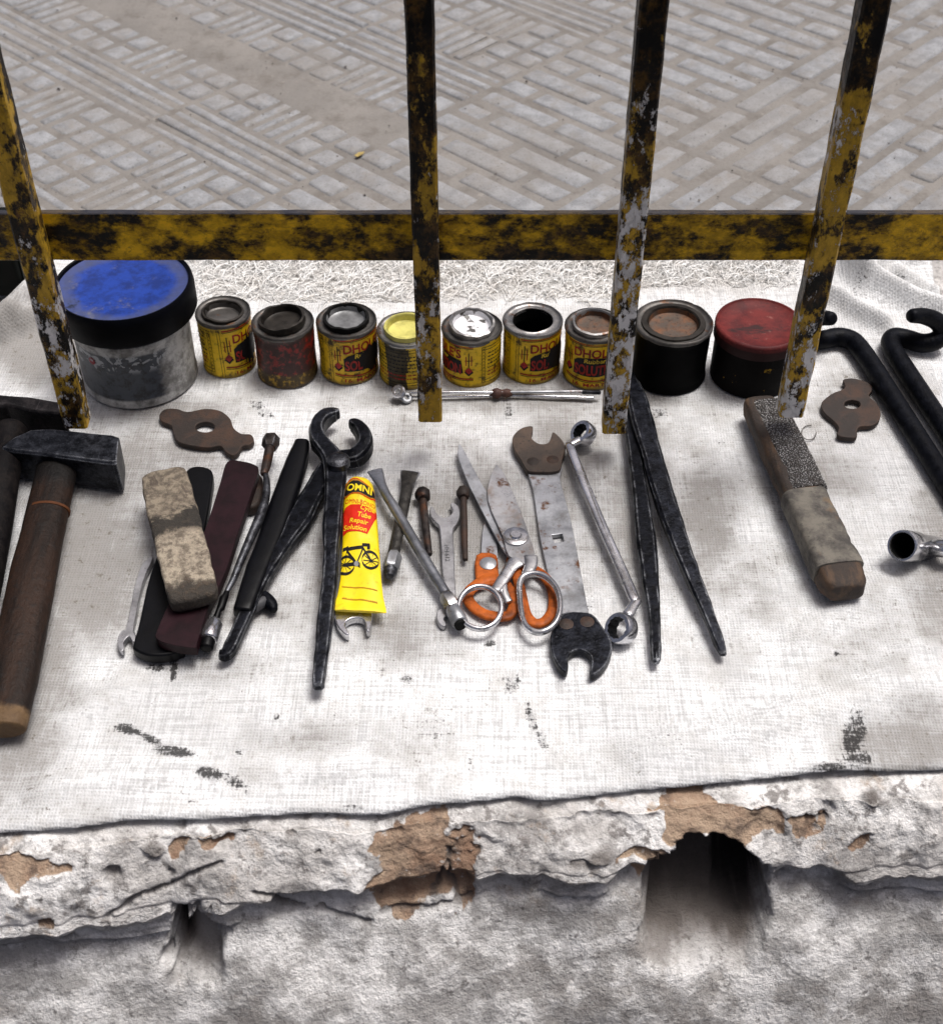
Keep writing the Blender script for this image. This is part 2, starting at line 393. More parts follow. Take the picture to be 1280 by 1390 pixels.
# ---- low rubble wall, plastered, with broken holes
NZ0 = 0
def yfront(x): return -.2795 + .068 * x
PR = [(0.004, -.004), (-.004, -.006), (-.010, -.011), (-.018, -.018), (-.026, -.026), (-.033, -.034), (-.037, -.040), (-.036, -.046), (-.031, -.052), (-.032, -.059), (-.042, -.071), (-.061, -.093), (-.080, -.12), (-.102, -.158), (-.12, -.22), (-.15, -.29), (-.18, -.36)]
def prof(s):
    k = s * (len(PR) - 1); i = min(int(k), len(PR) - 2); t = k - i
    return PR[i][0] * (1 - t) + PR[i + 1][0] * t, PR[i][1] * (1 - t) + PR[i + 1][1] * t
def el(px, py, c): return 1 - math.hypot((px - c[0]) / c[2], (py - c[1]) / c[3])
BR = [(572, 1165, 70, 68), (545, 1212, 52, 26), (625, 1200, 30, 40), (882, 1165, 40, 18), (978, 1118, 92, 34), (1035, 1125, 40, 20), (930, 1098, 40, 30), (40, 1172, 62, 20), (70, 1255, 22, 12), (235, 1158, 16, 16), (290, 1150, 18, 14), (1100, 1125, 22, 12), (1172, 1140, 20, 8)]
CRK = [((610, 1165), (606, 1190)), ((606, 1190), (580, 1222)), ((606, 1190), (618, 1222)), ((640, 1222), (520, 1240)), ((1098, 1120), (1125, 1118)), ((345, 1215), (420, 1228)), ((420, 1228), (505, 1250)), ((150, 1240), (230, 1205)), ((230, 1205), (300, 1178))]
PIT = [(155, 1186, 13, 15, .008), (225, 1184, 8, 5, .006), (434, 1161, 6, 7, .006), (397, 1135, 7, 8, .004), (245, 1113, 12, 6, .004), (735, 1090, 40, 14, .005), (205, 1152, 14, 12, -.005), (815, 1165, 22, 16, -.005), (1180, 1075, 13, 15, -.006), (1125, 1105, 12, 16, .005), (300, 1155, 8, 14, .005), (790, 1180, 25, 10, .004)]
def segd(p, s):
    (ax, ay), (bx, by) = s; dx, dy = bx - ax, by - ay; t = max(0, min(1, ((p[0] - ax) * dx + (p[1] - ay) * dy) / (dx * dx + dy * dy)))
    return math.hypot(p[0] - ax - t * dx, p[1] - ay - t * dy)
xs = [-6, -3, -1.5, -.9, -.65] + [-.46 + .92 * i / 520 for i in range(521)] + [.65, .9, 1.5, 3, 6]
NS = 170; V, CM = [], []
for j in range(NS + 1):
    for x in xs:
        s = j / NS; dy, z = prof(s)
        ph = .024 * mn.noise(Vector((x * 5, 1.3, 0))) + .010 * mn.noise(Vector((x * 17, 5.3, 0))) + .005 * mn.noise(Vector((x * 45, 2.3, 0)))          # the ledge line wanders
        if -.095 < z < -.012: z += .6 * ph * (1 - abs(z + .0535) / .0415)
        y = yfront(x) + dy
        cv = sstep(-.05, .55, mn.noise(Vector((x * 6, 7.7, 0))) + .5 * mn.noise(Vector((x * 23, 3.7, 0))))
        if -.062 < prof(s)[1] < -.042: y -= .007 * (1 - cv) - .006 * cv
        P = (x, y, z); q = pix(P)
        zq = z * .5; n0 = mn.noise(Vector((x * 5.5, 2, z * 5))); n1 = fbm((x, y, zq), 11, 3); n2 = fbm((x + 4, y, zq), 42, 4); n3 = fbm((x, y + 9, zq), 140, 3)
        fe = sstep(0, .06, s)
        lowc = sstep(-.050, -.062, z)
        dsp = (.010 * n0 + .006 * mn.noise(Vector((x * 16, 6, z * 13))) * lowc) * fe + (.0105 * n1 * (1 - .4 * lowc) + .0046 * n2 * (1 - .6 * lowc) + .0009 * n3 * (1 - .6 * lowc)) * (.4 + .6 * fe)
        wob = 22 * n2 + 9 * n3; qx, qy = q[0] + wob, q[1] + 22 * fbm((x + 2, y, z + 5), 42, 4)
        br = max(el(qx, qy, c) for c in BR); brm = sstep(-.04, .12, br)
        dsp -= .0032 * brm; 
        ck = min(segd((q[0] + .4 * wob, q[1] + .3 * wob), c) for c in CRK); ckm = sstep(4.5, 1, ck); dsp -= .005 * ckm
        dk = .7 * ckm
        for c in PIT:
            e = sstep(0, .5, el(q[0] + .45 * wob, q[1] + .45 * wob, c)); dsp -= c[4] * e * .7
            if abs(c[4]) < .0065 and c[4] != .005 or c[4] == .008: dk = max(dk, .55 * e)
        # big broken hole with an arched mouth
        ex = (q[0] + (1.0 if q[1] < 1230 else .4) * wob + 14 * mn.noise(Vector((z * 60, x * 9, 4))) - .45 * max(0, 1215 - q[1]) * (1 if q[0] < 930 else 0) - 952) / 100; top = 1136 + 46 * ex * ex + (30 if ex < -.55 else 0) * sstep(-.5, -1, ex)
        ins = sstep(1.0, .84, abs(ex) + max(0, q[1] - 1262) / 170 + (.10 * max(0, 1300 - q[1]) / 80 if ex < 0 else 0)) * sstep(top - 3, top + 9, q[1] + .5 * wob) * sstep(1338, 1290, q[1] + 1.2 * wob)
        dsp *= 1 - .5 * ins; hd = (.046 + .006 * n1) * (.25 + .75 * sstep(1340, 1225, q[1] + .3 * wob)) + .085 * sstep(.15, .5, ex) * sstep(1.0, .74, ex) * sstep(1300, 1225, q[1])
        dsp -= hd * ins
        # small square hole
        i2 = sstep(227, 236, q[0] + .8 * wob) * sstep(312, 300, q[0] + .8 * wob) * sstep(1242, 1250, q[1] + .6 * wob - .35 * max(0, q[0] - 285)) * sstep(1345, 1310, q[1] + wob)
        dsp -= i2 * (.022 + .018 * sstep(262, 238, q[0]))
        y -= dsp * sstep(-.003, -.012, z) + 0
        if s < .1: z += .6 * dsp * (1 - s / .1) - .003
        V.append((x, y, z)); CM.append((brm * (1 - ins), max(dk, ins * (.78 + .1 * sstep(1330, 1225, q[1] + wob) + .4 * sstep(.15, .45, ex + .012 * wob) * sstep(1300, 1225, q[1] + wob)), 1.0 * i2 * (.6 + .4 * sstep(275, 240, q[0]))), lowc))  # middle channel also darkens the hole interiors, in place of deep shade
nx = len(xs)
# top of the wall, under the cloth
for yy in (-.1, .1, .3, .40):
    for x in xs:
        V.append((x, yy, -.012 if yy < .3 else -.021)); CM.append((0, 0, 0))
rows = [NS - j for j in range(NS + 1)]
Fc = []
for j in range(NS):
    for i in range(nx - 1):
        a = j * nx + i; Fc.append((a, a + nx, a + nx + 1, a + 1))
b0 = (NS + 1) * nx
order = [0] + [b0 + k * nx for k in range(4)]
for k in range(4):
    for i in range(nx - 1): Fc.append((order[k] + i, order[k] + i + 1, order[k + 1] + i + 1, order[k + 1] + i))
for x in xs: V.append((x, .40, -.45)); CM.append((0, 0, 0))
for i in range(nx - 1): Fc.append((order[4] + i, order[4] + i + 1, b0 + 4 * nx + i + 1, b0 + 4 * nx + i))
m = Mat('flaking_plaster', True); a = m.noise(16, 6, .7); b = m.noise(70, 6, .72); c_ = m.noise(340, 4, .7); st = m.noise(30, 5, .7, vec=m.stretch(.8, 1, 1.5, (0, R(25), 0)))
pl = m.mix(m.step(a, .36, .62), (.87, .86, .845), (.54, .52, .50))
pl = m.mix(m.step(m.noise(34, 7, .75, w=9), .46, .62, 0, .85), pl, m.mix(b, (.36, .345, .33), (.16, .15, .145)))
pl = m.mix(m.step(b, .55, .63, 0, .9), pl, (.22, .205, .195))
pl = m.mix(m.step(m.noise(28, 5, .7, w=5), .57, .68, 0, .75), pl, (.42, .33, .25))
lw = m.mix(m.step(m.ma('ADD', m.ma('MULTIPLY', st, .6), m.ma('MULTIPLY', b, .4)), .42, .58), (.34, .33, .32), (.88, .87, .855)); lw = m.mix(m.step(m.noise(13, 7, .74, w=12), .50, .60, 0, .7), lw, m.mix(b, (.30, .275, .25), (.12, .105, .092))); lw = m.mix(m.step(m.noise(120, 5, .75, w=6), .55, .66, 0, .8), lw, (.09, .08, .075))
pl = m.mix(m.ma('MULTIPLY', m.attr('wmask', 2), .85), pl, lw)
pl = m.mix(m.step(c_, .58, .76, 0, .5), pl, (.2, .18, .165))
bk = m.mix(m.step(a, .38, .62), (.42, .31, .22), (.26, .16, .105)); bk = m.mix(m.step(b, .5, .66, 0, .8), bk, (.13, .095, .075)); bk = m.mix(m.step(m.noise(90, 4, .7, w=3), .6, .66, 0, .7), bk, (.6, .57, .53))
pl = m.mix(m.step(m.ma('ADD', m.attr('wmask', 0), m.ma('MULTIPLY', m.ma('SUBTRACT', b, .5), 1.1)), .35, .62), pl, bk)
pl = m.mix(m.ma('MULTIPLY', m.attr('wmask', 1), 1.25, True), pl, m.mix(m.step(m.attr('wmask', 1), .76, .98), m.mix(b, (.19, .165, .148), (.085, .074, .066)), m.mix(b, (.03, .025, .021), (.008, .007, .006))))  # shade of the holes painted into the colour, blackest in the slot
m_wall = m.fin(pl, .92, 0, m.ma('ADD', m.ma('MULTIPLY', b, 1.6), c_), .8, .0028)
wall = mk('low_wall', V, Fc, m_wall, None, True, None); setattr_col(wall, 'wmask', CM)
wall['label'] = 'low rubble wall of flaking white plaster with broken holes under the cloth'; wall['category'] = 'wall'; wall['kind'] = 'thing'

# ---- the cloth: a split woven sack
def coons(fr, bk_, lf, rt, u, v):
    def ev(c, t):
        k = t * (len(c) - 1); i = min(int(k), len(c) - 2); f = k - i; return c[i] * (1 - f) + c[i + 1] * f
    a = ev(fr, u) * (1 - v) + ev(bk_, u) * v; b = ev(lf, v) * (1 - u) + ev(rt, v) * u
    c = (fr[0] * (1 - v) + bk_[0] * v) * (1 - u) + (fr[-1] * (1 - v) + bk_[-1] * v) * u
    return a + b - c
def even(pts, n=160):
    q = crv(pts, 12, False); d = [0]
    for a, b in zip(q, q[1:]): d.append(d[-1] + (b - a).length)
    out = []; j = 0
    for i in range(n + 1):
        t = d[-1] * i / n
        while j < len(d) - 2 and d[j + 1] < t: j += 1
        f = (t - d[j]) / max(1e-9, d[j + 1] - d[j]); out.append(q[j].lerp(q[j + 1], min(1, f)))
    return out
g = lambda *ps: [at(x, y, 0) for x, y in ps]
FR = even(g((-230, 1145), (-100, 1136), (0, 1127), (100, 1122), (175, 1112), (275, 1109), (415, 1101), (510, 1104), (575, 1092), (640, 1086), (705, 1079), (735, 1083), (850, 1072), (940, 1064), (1065, 1051), (1140, 1045), (1280, 1042), (1430, 1035)))
BK = even(g((72, 375), (110, 340), (400, 334), (700, 334), (1000, 332), (1262, 341)))
LF = even(g((-230, 1145), (-190, 950), (-130, 700), (-55, 530), (-5, 460), (22, 432), (46, 408), (72, 375)))
RT = even(g((1430, 1035), (1385, 800), (1325, 600), (1285, 460), (1273, 415), (1262, 341)))
RID = [([(1150, 352), (1163, 374), (1200, 395), (1240, 416), (1290, 432)], .009, .010), ([(1118, 402), (1140, 412), (1160, 426), (1198, 444)], .007, .008), ([(1132, 340), (1148, 352), (1166, 384)], .006, .007),
       ([(1196, 362), (1230, 358), (1258, 350)], .004, .005), ([(2, 456), (24, 434), (48, 410)], .011, .010), ([(30, 446), (60, 432), (95, 424)], .006, .009), ([(1218, 372), (1250, 392), (1285, 410)], .005, .008), ([(880, 1030), (1050, 985), (1290, 925)], .0035, .016), ([(1010, 1000), (1180, 930), (1290, 860)], .0028, .014), ([(60, 1075), (330, 1040), (600, 1052)], .003, .014), ([(-20, 1040), (160, 935)], .003, .012), ([(1090, 860), (1200, 800), (1290, 785)], .003, .012)]
RIDW = [([at(x, y, 0) for x, y in p], h * (2.4 if s < .0115 else 1.5), s * (1.1 if s < .0115 else 1)) for p, h, s in RID]
def cloth_h(x, y):
    p = Vector((x, y, 0)); h = -.0012 + .0016 * fbm(p, 9, 3) + .0004 * mn.noise(p * 70)
    for pts, hh, sg in RIDW:
        best = min(segd((x, y), ((a.x, a.y), (b.x, b.y))) for a, b in zip(pts, pts[1:]))
        if best < sg * 3: h += hh * math.exp(-(best / sg) ** 2)
    h += .004 * sstep(.30, .37, y) * (fbm(p, 22, 3) + .3)
    return h
NU, NV = 440, 330; V = []; CM = []
STN = [(175, 990, 26, 10, 15, 1.), (205, 1003, 30, 9, 30, .9), (237, 1021, 40, 11, 8, 1.), (285, 1053, 28, 11, 10, 1.), (318, 1062, 24, 9, 25, .8), (335, 1075, 8, 10, 0, .6), (260, 1088, 9, 5, 0, .6), (375, 972, 6, 8, 30, .8), (325, 1020, 8, 12, 0, .6), (1158, 1000, 20, 40, 12, 1.), (1165, 1030, 28, 16, 0, .9), (1125, 1041, 40, 7, -4, .9), (695, 928, 16, 22, 10, .7), (722, 975, 9, 34, -15, .7), (735, 1000, 10, 24, -20, .6), (752, 1020, 8, 8, 0, .5), (235, 905, 8, 24, 0, 1.), (212, 905, 20, 10, 0, .8), (552, 922, 14, 9, 0, .8), (665, 872, 10, 8, 0, .9), (800, 820, 10, 14, 20, .6), (690, 560, 10, 16, 20, .7), (1135, 886, 6, 5, 0, 1.), (800, 670, 18, 10, 0, .5), (640, 1040, 10, 20, 0, .4), (480, 1096, 26, 5, 0, .7), (360, 560, 20, 10, 20, .6), (350, 550, 14, 8, 0, .7), (320, 590, 8, 8, 0, .5), (895, 560, 14, 10, 0, .7), (975, 600, 10, 6, 0, .5), (460, 970, 30, 12, 0, .35), (590, 985, 30, 26, 0, .35), (900, 1010, 50, 30, 0, .3), (1165, 395, 16, 20, 0, .5), (1215, 385, 22, 10, 20, .8)]
DRT = [(120, 760, 130, 170, .9), (210, 620, 150, 90, .6), (330, 800, 120, 90, .5), (470, 760, 110, 120, .65), (640, 720, 130, 150, .75), (560, 600, 160, 60, .45), (850, 700, 130, 150, .55), (1000, 800, 110, 120, .35), (1100, 640, 110, 110, .5), (1180, 540, 130, 70, .6), (860, 580, 160, 60, .5), (700, 545, 380, 26, .6), (560, 1000, 120, 60, .25), (1180, 860, 110, 100, .35), (1250, 980, 90, 50, .55), (60, 880, 80, 140, .8), (40, 470, 110, 70, .9), (240, 560, 120, 40, .7), (20, 1010, 90, 130, .75), (1270, 760, 70, 160, .7), (1230, 1010, 120, 60, .8), (420, 1000, 120, 40, .4), (760, 620, 60, 110, .8), (540, 860, 110, 60, .6), (960, 700, 70, 120, .7), (300, 900, 110, 40, .5), (660, 420, 460, 40, .15)]
for j in range(NV + 1):
    v = j / NV
    for i in range(NU + 1):
        p = coons(FR, BK, LF, RT, i / NU, v)
        e = v < .02
        p.y += .0007 * mn.noise(Vector((p.x * 130, 0, 0))) * (1 - sstep(0, .03, v))
        z = cloth_h(p.x, p.y); z += .002 * sstep(.03, 0, v) * (.5 + mn.noise(Vector((p.x * 22, 4, 0)))) - .003 * sstep(.006, 0, v)
        q = pix((p.x, p.y, 0)); V.append((p.x, p.y, z + .0006))
        s_ = 0
        for x, y, rx, ry, an, k in STN:
            if abs(q[0] - x) < 62 and abs(q[1] - y) < 62:
                c, s = math.cos(R(an)), math.sin(R(an)); dx, dy = q[0] - x, q[1] - y
                s_ = max(s_, k * sstep(1.25, .3, math.hypot((dx * c + dy * s) / rx, (-dx * s + dy * c) / ry)))
        d_ = 0
        for x, y, rx, ry, k in DRT: d_ = max(d_, k * sstep(1.2, .1, math.hypot((q[0] - x) / rx, (q[1] - y) / ry)))
        hem = sstep(412, 385, q[1] + 14 * fbm((p.x, p.y, 0), 30, 2)) * sstep(235, 300, q[0]) * sstep(1100, 1040, q[0])
        CM.append((s_, d_, hem))
Fc = [(j * (NU + 1) + i, j * (NU + 1) + i + 1, (j + 1) * (NU + 1) + i + 1, (j + 1) * (NU + 1) + i) for j in range(NV) for i in range(NU)]
m = Mat('woven_sack', True)
wx = m.wave(135, 'X', 3, 2, m.stretch(1, 1, 1, (0, 0, R(2)))); wy = m.wave(125, 'Y', 3, 2, m.stretch(1, 1, 1, (0, 0, R(2))))
weave = m.ma('MAXIMUM', m.ma('MULTIPLY', wx, 1.), m.ma('MULTIPLY', wy, .85))
gap = m.ma('MULTIPLY', m.ma('SUBTRACT', 1., wx), m.ma('SUBTRACT', 1., wy))
sx = m.noise(430, 3, .7, vec=m.stretch(1, .05, 1)); sy = m.noise(430, 3, .7, vec=m.stretch(.05, 1, 1)); n1 = m.noise(22, 6, .7); n2 = m.noise(150, 5, .72); n4 = m.noise(330, 4, .75)
th = m.ma('ADD', m.ma('MULTIPLY', m.ma('ADD', sx, sy), .41), m.ma('MULTIPLY', n4, .18))
base = m.mix(m.step(th, .41, .57), (.47, .475, .48), (.80, .812, .82))
base = m.mix(m.step(n1, .45, .72, 0, .26), base, (.58, .55, .50))
base = m.mix(m.step(m.noise(7, 5, .65, w=8), .44, .66, 0, .42), base, (.38, .38, .382)); base = m.mix(m.step(m.noise(55, 5, .75, w=18), .56, .7, 0, .4), base, (.34, .32, .29))
dirt = m.attr('cmask', 1)
dn = m.step(m.ma('ADD', m.ma('ADD', m.ma('MULTIPLY', dirt, .55), m.ma('MULTIPLY', th, 1.5)), m.ma('MULTIPLY', n1, .8)), 1.14, 1.56)
base = m.mix(m.ma('MULTIPLY', dn, .9), base, m.mix(n2, (.27, .265, .26), (.21, .195, .175)))
base = m.mix(m.ma('MULTIPLY', m.step(gap, .35, .9), m.ma('ADD', .08, m.ma('MULTIPLY', dirt, .42))), base, (.2, .19, .18))
base = m.mix(m.ma('MULTIPLY', m.attr('cmask', 2), .8), base, m.mix(m.step(n2, .4, .62), (.56, .55, .53), (.27, .255, .24)))
sp = m.step(m.ma('ADD', n2, m.ma('MULTIPLY', dirt, .07)), .655, .72, 0, .8); base = m.mix(sp, base, (.14, .125, .105))
sf = m.step(m.ma('ADD', m.ma('MULTIPLY', m.attr('cmask', 0), .95), m.ma('ADD', m.ma('MULTIPLY', n4, 1.4), m.ma('MULTIPLY', th, 3.0))), 2.6, 3.1, 0, .94)
base = m.mix(sf, base, (.025, .024, .024))
m_cloth = m.fin(base, .85, 0, m.ma('ADD', weave, m.ma('MULTIPLY', n2, .5)), .5, .0009, spec=.2)
cloth = mk('sack_cloth', V, Fc, m_cloth, None, True, None); setattr_col(cloth, 'cmask', CM)
sl = cloth.modifiers.new('thickness', 'SOLIDIFY'); sl.thickness = .0011; sl.offset = -1
cloth['label'] = 'white woven sack cloth spread on the wall, stained, with frayed back edge'; cloth['category'] = 'cloth'
# frayed threads along the back
V, Fc = [], []
rr = random.Random(3)
for n_ in range(2600):
    px_ = rr.uniform(255, 1085); py_ = 350 + 62 * rr.random() ** 1.3
    if px_ > 840: py_ = 350 + 40 * rr.random() ** 1.5
    p = at(px_, py_, 0); an = rr.uniform(0, math.pi); L_ = rr.uniform(.008, .034); cu = rr.uniform(-75, 75); wd = rr.uniform(.00025, .0006); zz = rr.uniform(.0, .006)
    path = []
    for k in range(6):
        t = k / 5; path.append(p + Vector((0, 0, zz * math.sin(t * math.pi) + .0012 + cloth_h(p.x, p.y)))); p = p + Vector((math.cos(an), math.sin(an), 0)) * L_ / 5; an += cu * L_ / 5 + rr.uniform(-.35, .35)
    b0 = len(V)
    for k, q in enumerate(path):
        t = (path[min(k + 1, 5)] - path[max(k - 1, 0)]).normalized(); s = t.cross(Vector((0, 0, 1))).normalized(); u = s.cross(t)
        for c in (0, 2.094, 4.189): V.append(q + (s * math.cos(c) + u * math.sin(c)) * wd)
    for k in range(5):
        for c in range(3): Fc.append((b0 + k * 3 + c, b0 + k * 3 + (c + 1) % 3, b0 + k * 3 + 3 + (c + 1) % 3, b0 + k * 3 + 3 + c))
m = Mat('thread'); m_thread = m.fin(m.mix(m.step(m.noise(60, 3), .4, .65), (.88, .88, .87), (.74, .72, .69)), .8)
fr_ = mk('fringe', V, Fc, m_thread, cloth, True, None); fr_['kind'] = 'stuff'
# loose loop of thread
def loop_wire(name, label, cat, c, cx, cy, rx, ry, r, mat):
    o = thing(name, label, cat, W(c, cx, cy, 0))
    pts = [(W(c, cx + rx * math.cos(t), cy + ry * math.sin(t), .0012), r, r) for t in [i * .42 for i in range(13)]]
    sweep('strand', pts, mat, o, seg=6, n=3); return o
loop_wire('wire_curl', 'tiny curl of thin wire on the cloth between wrapped block and rusty washer', 'wire', 1, 478, 442, 34, 34, .0005, plain('curl_wire', (.2, .19, .18), .5, .5))

# ---- railing
def paint(name, seed, zb, white, yel=(.55, .335, .03), scale=62, st=(1, 1, .55), soft=.05):
    m = Mat(name, True); v = m.stretch(*st, loc=(seed, seed * .7, seed * 1.3))
    a = m.noise(scale, 7, .72, vec=v); b = m.noise(scale * 1.6, 7, .74, vec=v, w=2); c = m.noise(150, 4, .7); z = m.sep(2)
    blk = m.mix(m.step(m.noise(scale * 1.2, 6, .75, vec=v, w=14), .44, .62), (.002, .002, .0025), m.mix(m.step(c, .4, .62), (.085, .045, .010), (.008, .006, .005)))
    ylo = m.mix(m.step(b, .35, .65), yel, tuple(x * .42 for x in yel)); ylo = m.mix(m.step(c, .55, .72, 0, .7), ylo, (.10, .06, .02))
    rmp = m.n('ShaderNodeValToRGB'); m.put(rmp.inputs[0], m.step(z, .0, .45)); e = rmp.color_ramp.elements
    rmp.color_ramp.interpolation = 'LINEAR'
    for i, (p, x, y) in enumerate(zb):
        k = e[i] if i < 2 else e.new(p); k.position = p; k.color = (x, y, 0, 1)
    sp = m.n('ShaderNodeSeparateColor'); m.put(sp.inputs[0], rmp.outputs[0])
    fy = m.step(m.ma('ADD', a, sp.outputs[0]), 1 - soft / 2, 1 + soft)
    fw = m.step(m.ma('ADD', b, m.ma('ADD', sp.outputs[1], .012 if soft < .1 else 0.)), 1.0, 1.04)
    col = m.mix(fy, blk, ylo); rust = m.step(m.noise(60, 5, .7, w=5), .62, .68, 0, .8)
    col = m.mix(rust, col, (.12, .055, .015)); col = m.mix(m.ma('MULTIPLY', fw, .95), col, m.mix(c, white, tuple(x * .75 for x in white)))
    hh = m.ma('ADD', m.ma('ADD', m.ma('MULTIPLY', fy, .5), m.ma('MULTIPLY', fw, -.35)), m.ma('MULTIPLY', c, .35))
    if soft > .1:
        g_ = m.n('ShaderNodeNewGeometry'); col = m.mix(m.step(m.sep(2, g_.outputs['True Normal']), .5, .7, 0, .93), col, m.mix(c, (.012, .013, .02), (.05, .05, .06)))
    return m.fin(col, m.step(c, .3, .7, .35, .6), 0, hh, .8, .002, spec=.2)
WH = (.80, .79, .79)
fence = thing('railing', 'rusty yellow and black painted metal railing with hanging square bars', 'railing', (0, .075, 0))
BW, BY = .0192, .063
# ramp rows: position up the bar (0 = bar end, 1 = 0.45 m), yellow bias, white bias
m_b = [paint('bar_paint', 1.3, [(0, .56, .42), (.10, .46, .49), (.22, .45, .49), (.3, .48, .47), (.38, .52, .42), (.6, .50, .36), (1, .45, .3)], WH),
       paint('bar_paint', 5.1, [(0, .56, .43), (.12, .50, .48), (.25, .51, .47), (.36, .49, .42), (.5, .46, .38), (1, .42, .38)], WH),
       paint('bar_paint', 9.4, [(0, .54, .50), (.12, .52, .49), (.25, .5, .47), (.40, .50, .52), (.52, .5, .52), (.62, .48, .44), (.75, .48, .44), (.9, .38, .36)], WH),
       paint('bar_paint', 13.2, [(0, .56, .49), (.15, .54, .48), (.24, .53, .44), (.32, .45, .4), (.4, .54, .42), (.6, .57, .45), (.78, .57, .46), (.86, .40, .2)], WH)]
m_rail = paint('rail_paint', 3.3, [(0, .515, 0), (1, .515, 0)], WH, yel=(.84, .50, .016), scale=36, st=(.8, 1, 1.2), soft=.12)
def bar(x, zlo, zhi, mat, name='bar', y=BY, wd=BW):
    nz = 70; V = []; Fc = []; b = .0016
    cs = [(-wd / 2 + b, 0), (wd / 2 - b, 0), (wd / 2, b), (wd / 2, wd - b), (wd / 2 - b, wd), (-wd / 2 + b, wd), (-wd / 2, wd - b), (-wd / 2, b)]
    for k in range(nz + 1):
        z = zlo + (zhi - zlo) * k / nz
        for cx_, cy_ in cs:
            p = Vector((x + cx_, y + cy_, z)); V.append(p + Vector((cx_, cy_ - wd / 2, 0)) * .05 * fbm(p, 50, 3))
    for k in range(nz):
        for c in range(8): Fc.append((k * 8 + c, k * 8 + (c + 1) % 8, k * 8 + 8 + (c + 1) % 8, k * 8 + 8 + c))
    Fc += [tuple(reversed(range(8))), tuple(range(nz * 8, nz * 8 + 8))]
    return mk(name, V, Fc, mat, fence, True, 30)
for (px_, pyb), mt in zip(((103, 582), (584, 573), (833.5, 589), (1074, 567)), m_b):
    p = aty(px_, pyb, BY); bar(p.x, p.z, .52, mt)
RY = BY + BW + .0008; zt = aty(640, 290, RY).z; zb_ = aty(640, 354, RY).z
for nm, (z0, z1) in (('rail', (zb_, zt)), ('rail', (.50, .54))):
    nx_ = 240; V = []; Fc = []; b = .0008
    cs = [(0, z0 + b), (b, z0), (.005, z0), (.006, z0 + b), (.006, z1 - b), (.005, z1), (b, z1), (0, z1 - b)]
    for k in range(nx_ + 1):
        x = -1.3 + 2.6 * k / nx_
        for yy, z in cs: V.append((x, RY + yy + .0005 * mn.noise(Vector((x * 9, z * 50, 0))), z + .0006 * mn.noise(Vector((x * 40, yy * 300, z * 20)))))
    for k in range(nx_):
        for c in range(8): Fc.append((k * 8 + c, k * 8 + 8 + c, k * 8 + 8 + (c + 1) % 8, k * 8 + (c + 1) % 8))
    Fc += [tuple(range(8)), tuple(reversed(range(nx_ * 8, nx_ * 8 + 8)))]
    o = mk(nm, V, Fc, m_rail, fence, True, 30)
    bm = bmesh.new(); bm.from_mesh(o.data); bmesh.ops.recalc_face_normals(bm, faces=bm.faces); bm.to_mesh(o.data); bm.free()
for x in (-1.28, 1.28): bar(x, -.02, .56, m_b[1], 'post', RY + .0065, .03)

# ---- dark box beyond the left corner of the cloth
m_green = plain('dark_green_paint', (.0012, .0025, .0018), .7, 0, .5, 40); m_gedge = plain('lit_green_edge', (.12, .14, .135), .7, 0, .6, 50)
bx = thing('dark_box', 'nearly black dark green box beyond the left corner of the cloth', 'box', (-.6, .34, -.008))
def box(name, x0, x1, y0, y1, z0, z1, mat, par, bev=.002):
    V = [(x, y, z) for z in (z0, z1) for y in (y0, y1) for x in (x0, x1)]
    return mk(name, V, [(0, 2, 3, 1), (4, 5, 7, 6), (0, 1, 5, 4), (2, 6, 7, 3), (0, 4, 6, 2), (1, 3, 7, 5)], mat, par, True, 40, bevel=bev)
rx_ = at(34, 405, 0).x
box('body', -.85, rx_ - .004, .312, .372, -.008, .045, m_green, bx, .004); box('lid', -.853, rx_ - .001, .309, .375, .0455, .056, m_green, bx, .003)
box('end_panel', rx_ - .0035, rx_ + .001, .318, .366, -.008, .038, m_gedge, bx, .001)  # lit side of the box painted as a paler grey-green
# scrap of yellow paper on the paving
lf_ = thing('paper_scrap', 'tiny yellow scrap lying on the grey pavement left of the second bar', 'litter', at(488, 208, -.02))
pts = [at(x, y, -.018) for x, y in ((481, 210), (487, 206), (495, 205), (493, 208), (485, 212))]
slab('sheet', pts, -.0193, -.0186, plain('yellow_paper', (.42, .32, .12), .8), lf_, bevel=0, rnd=0)
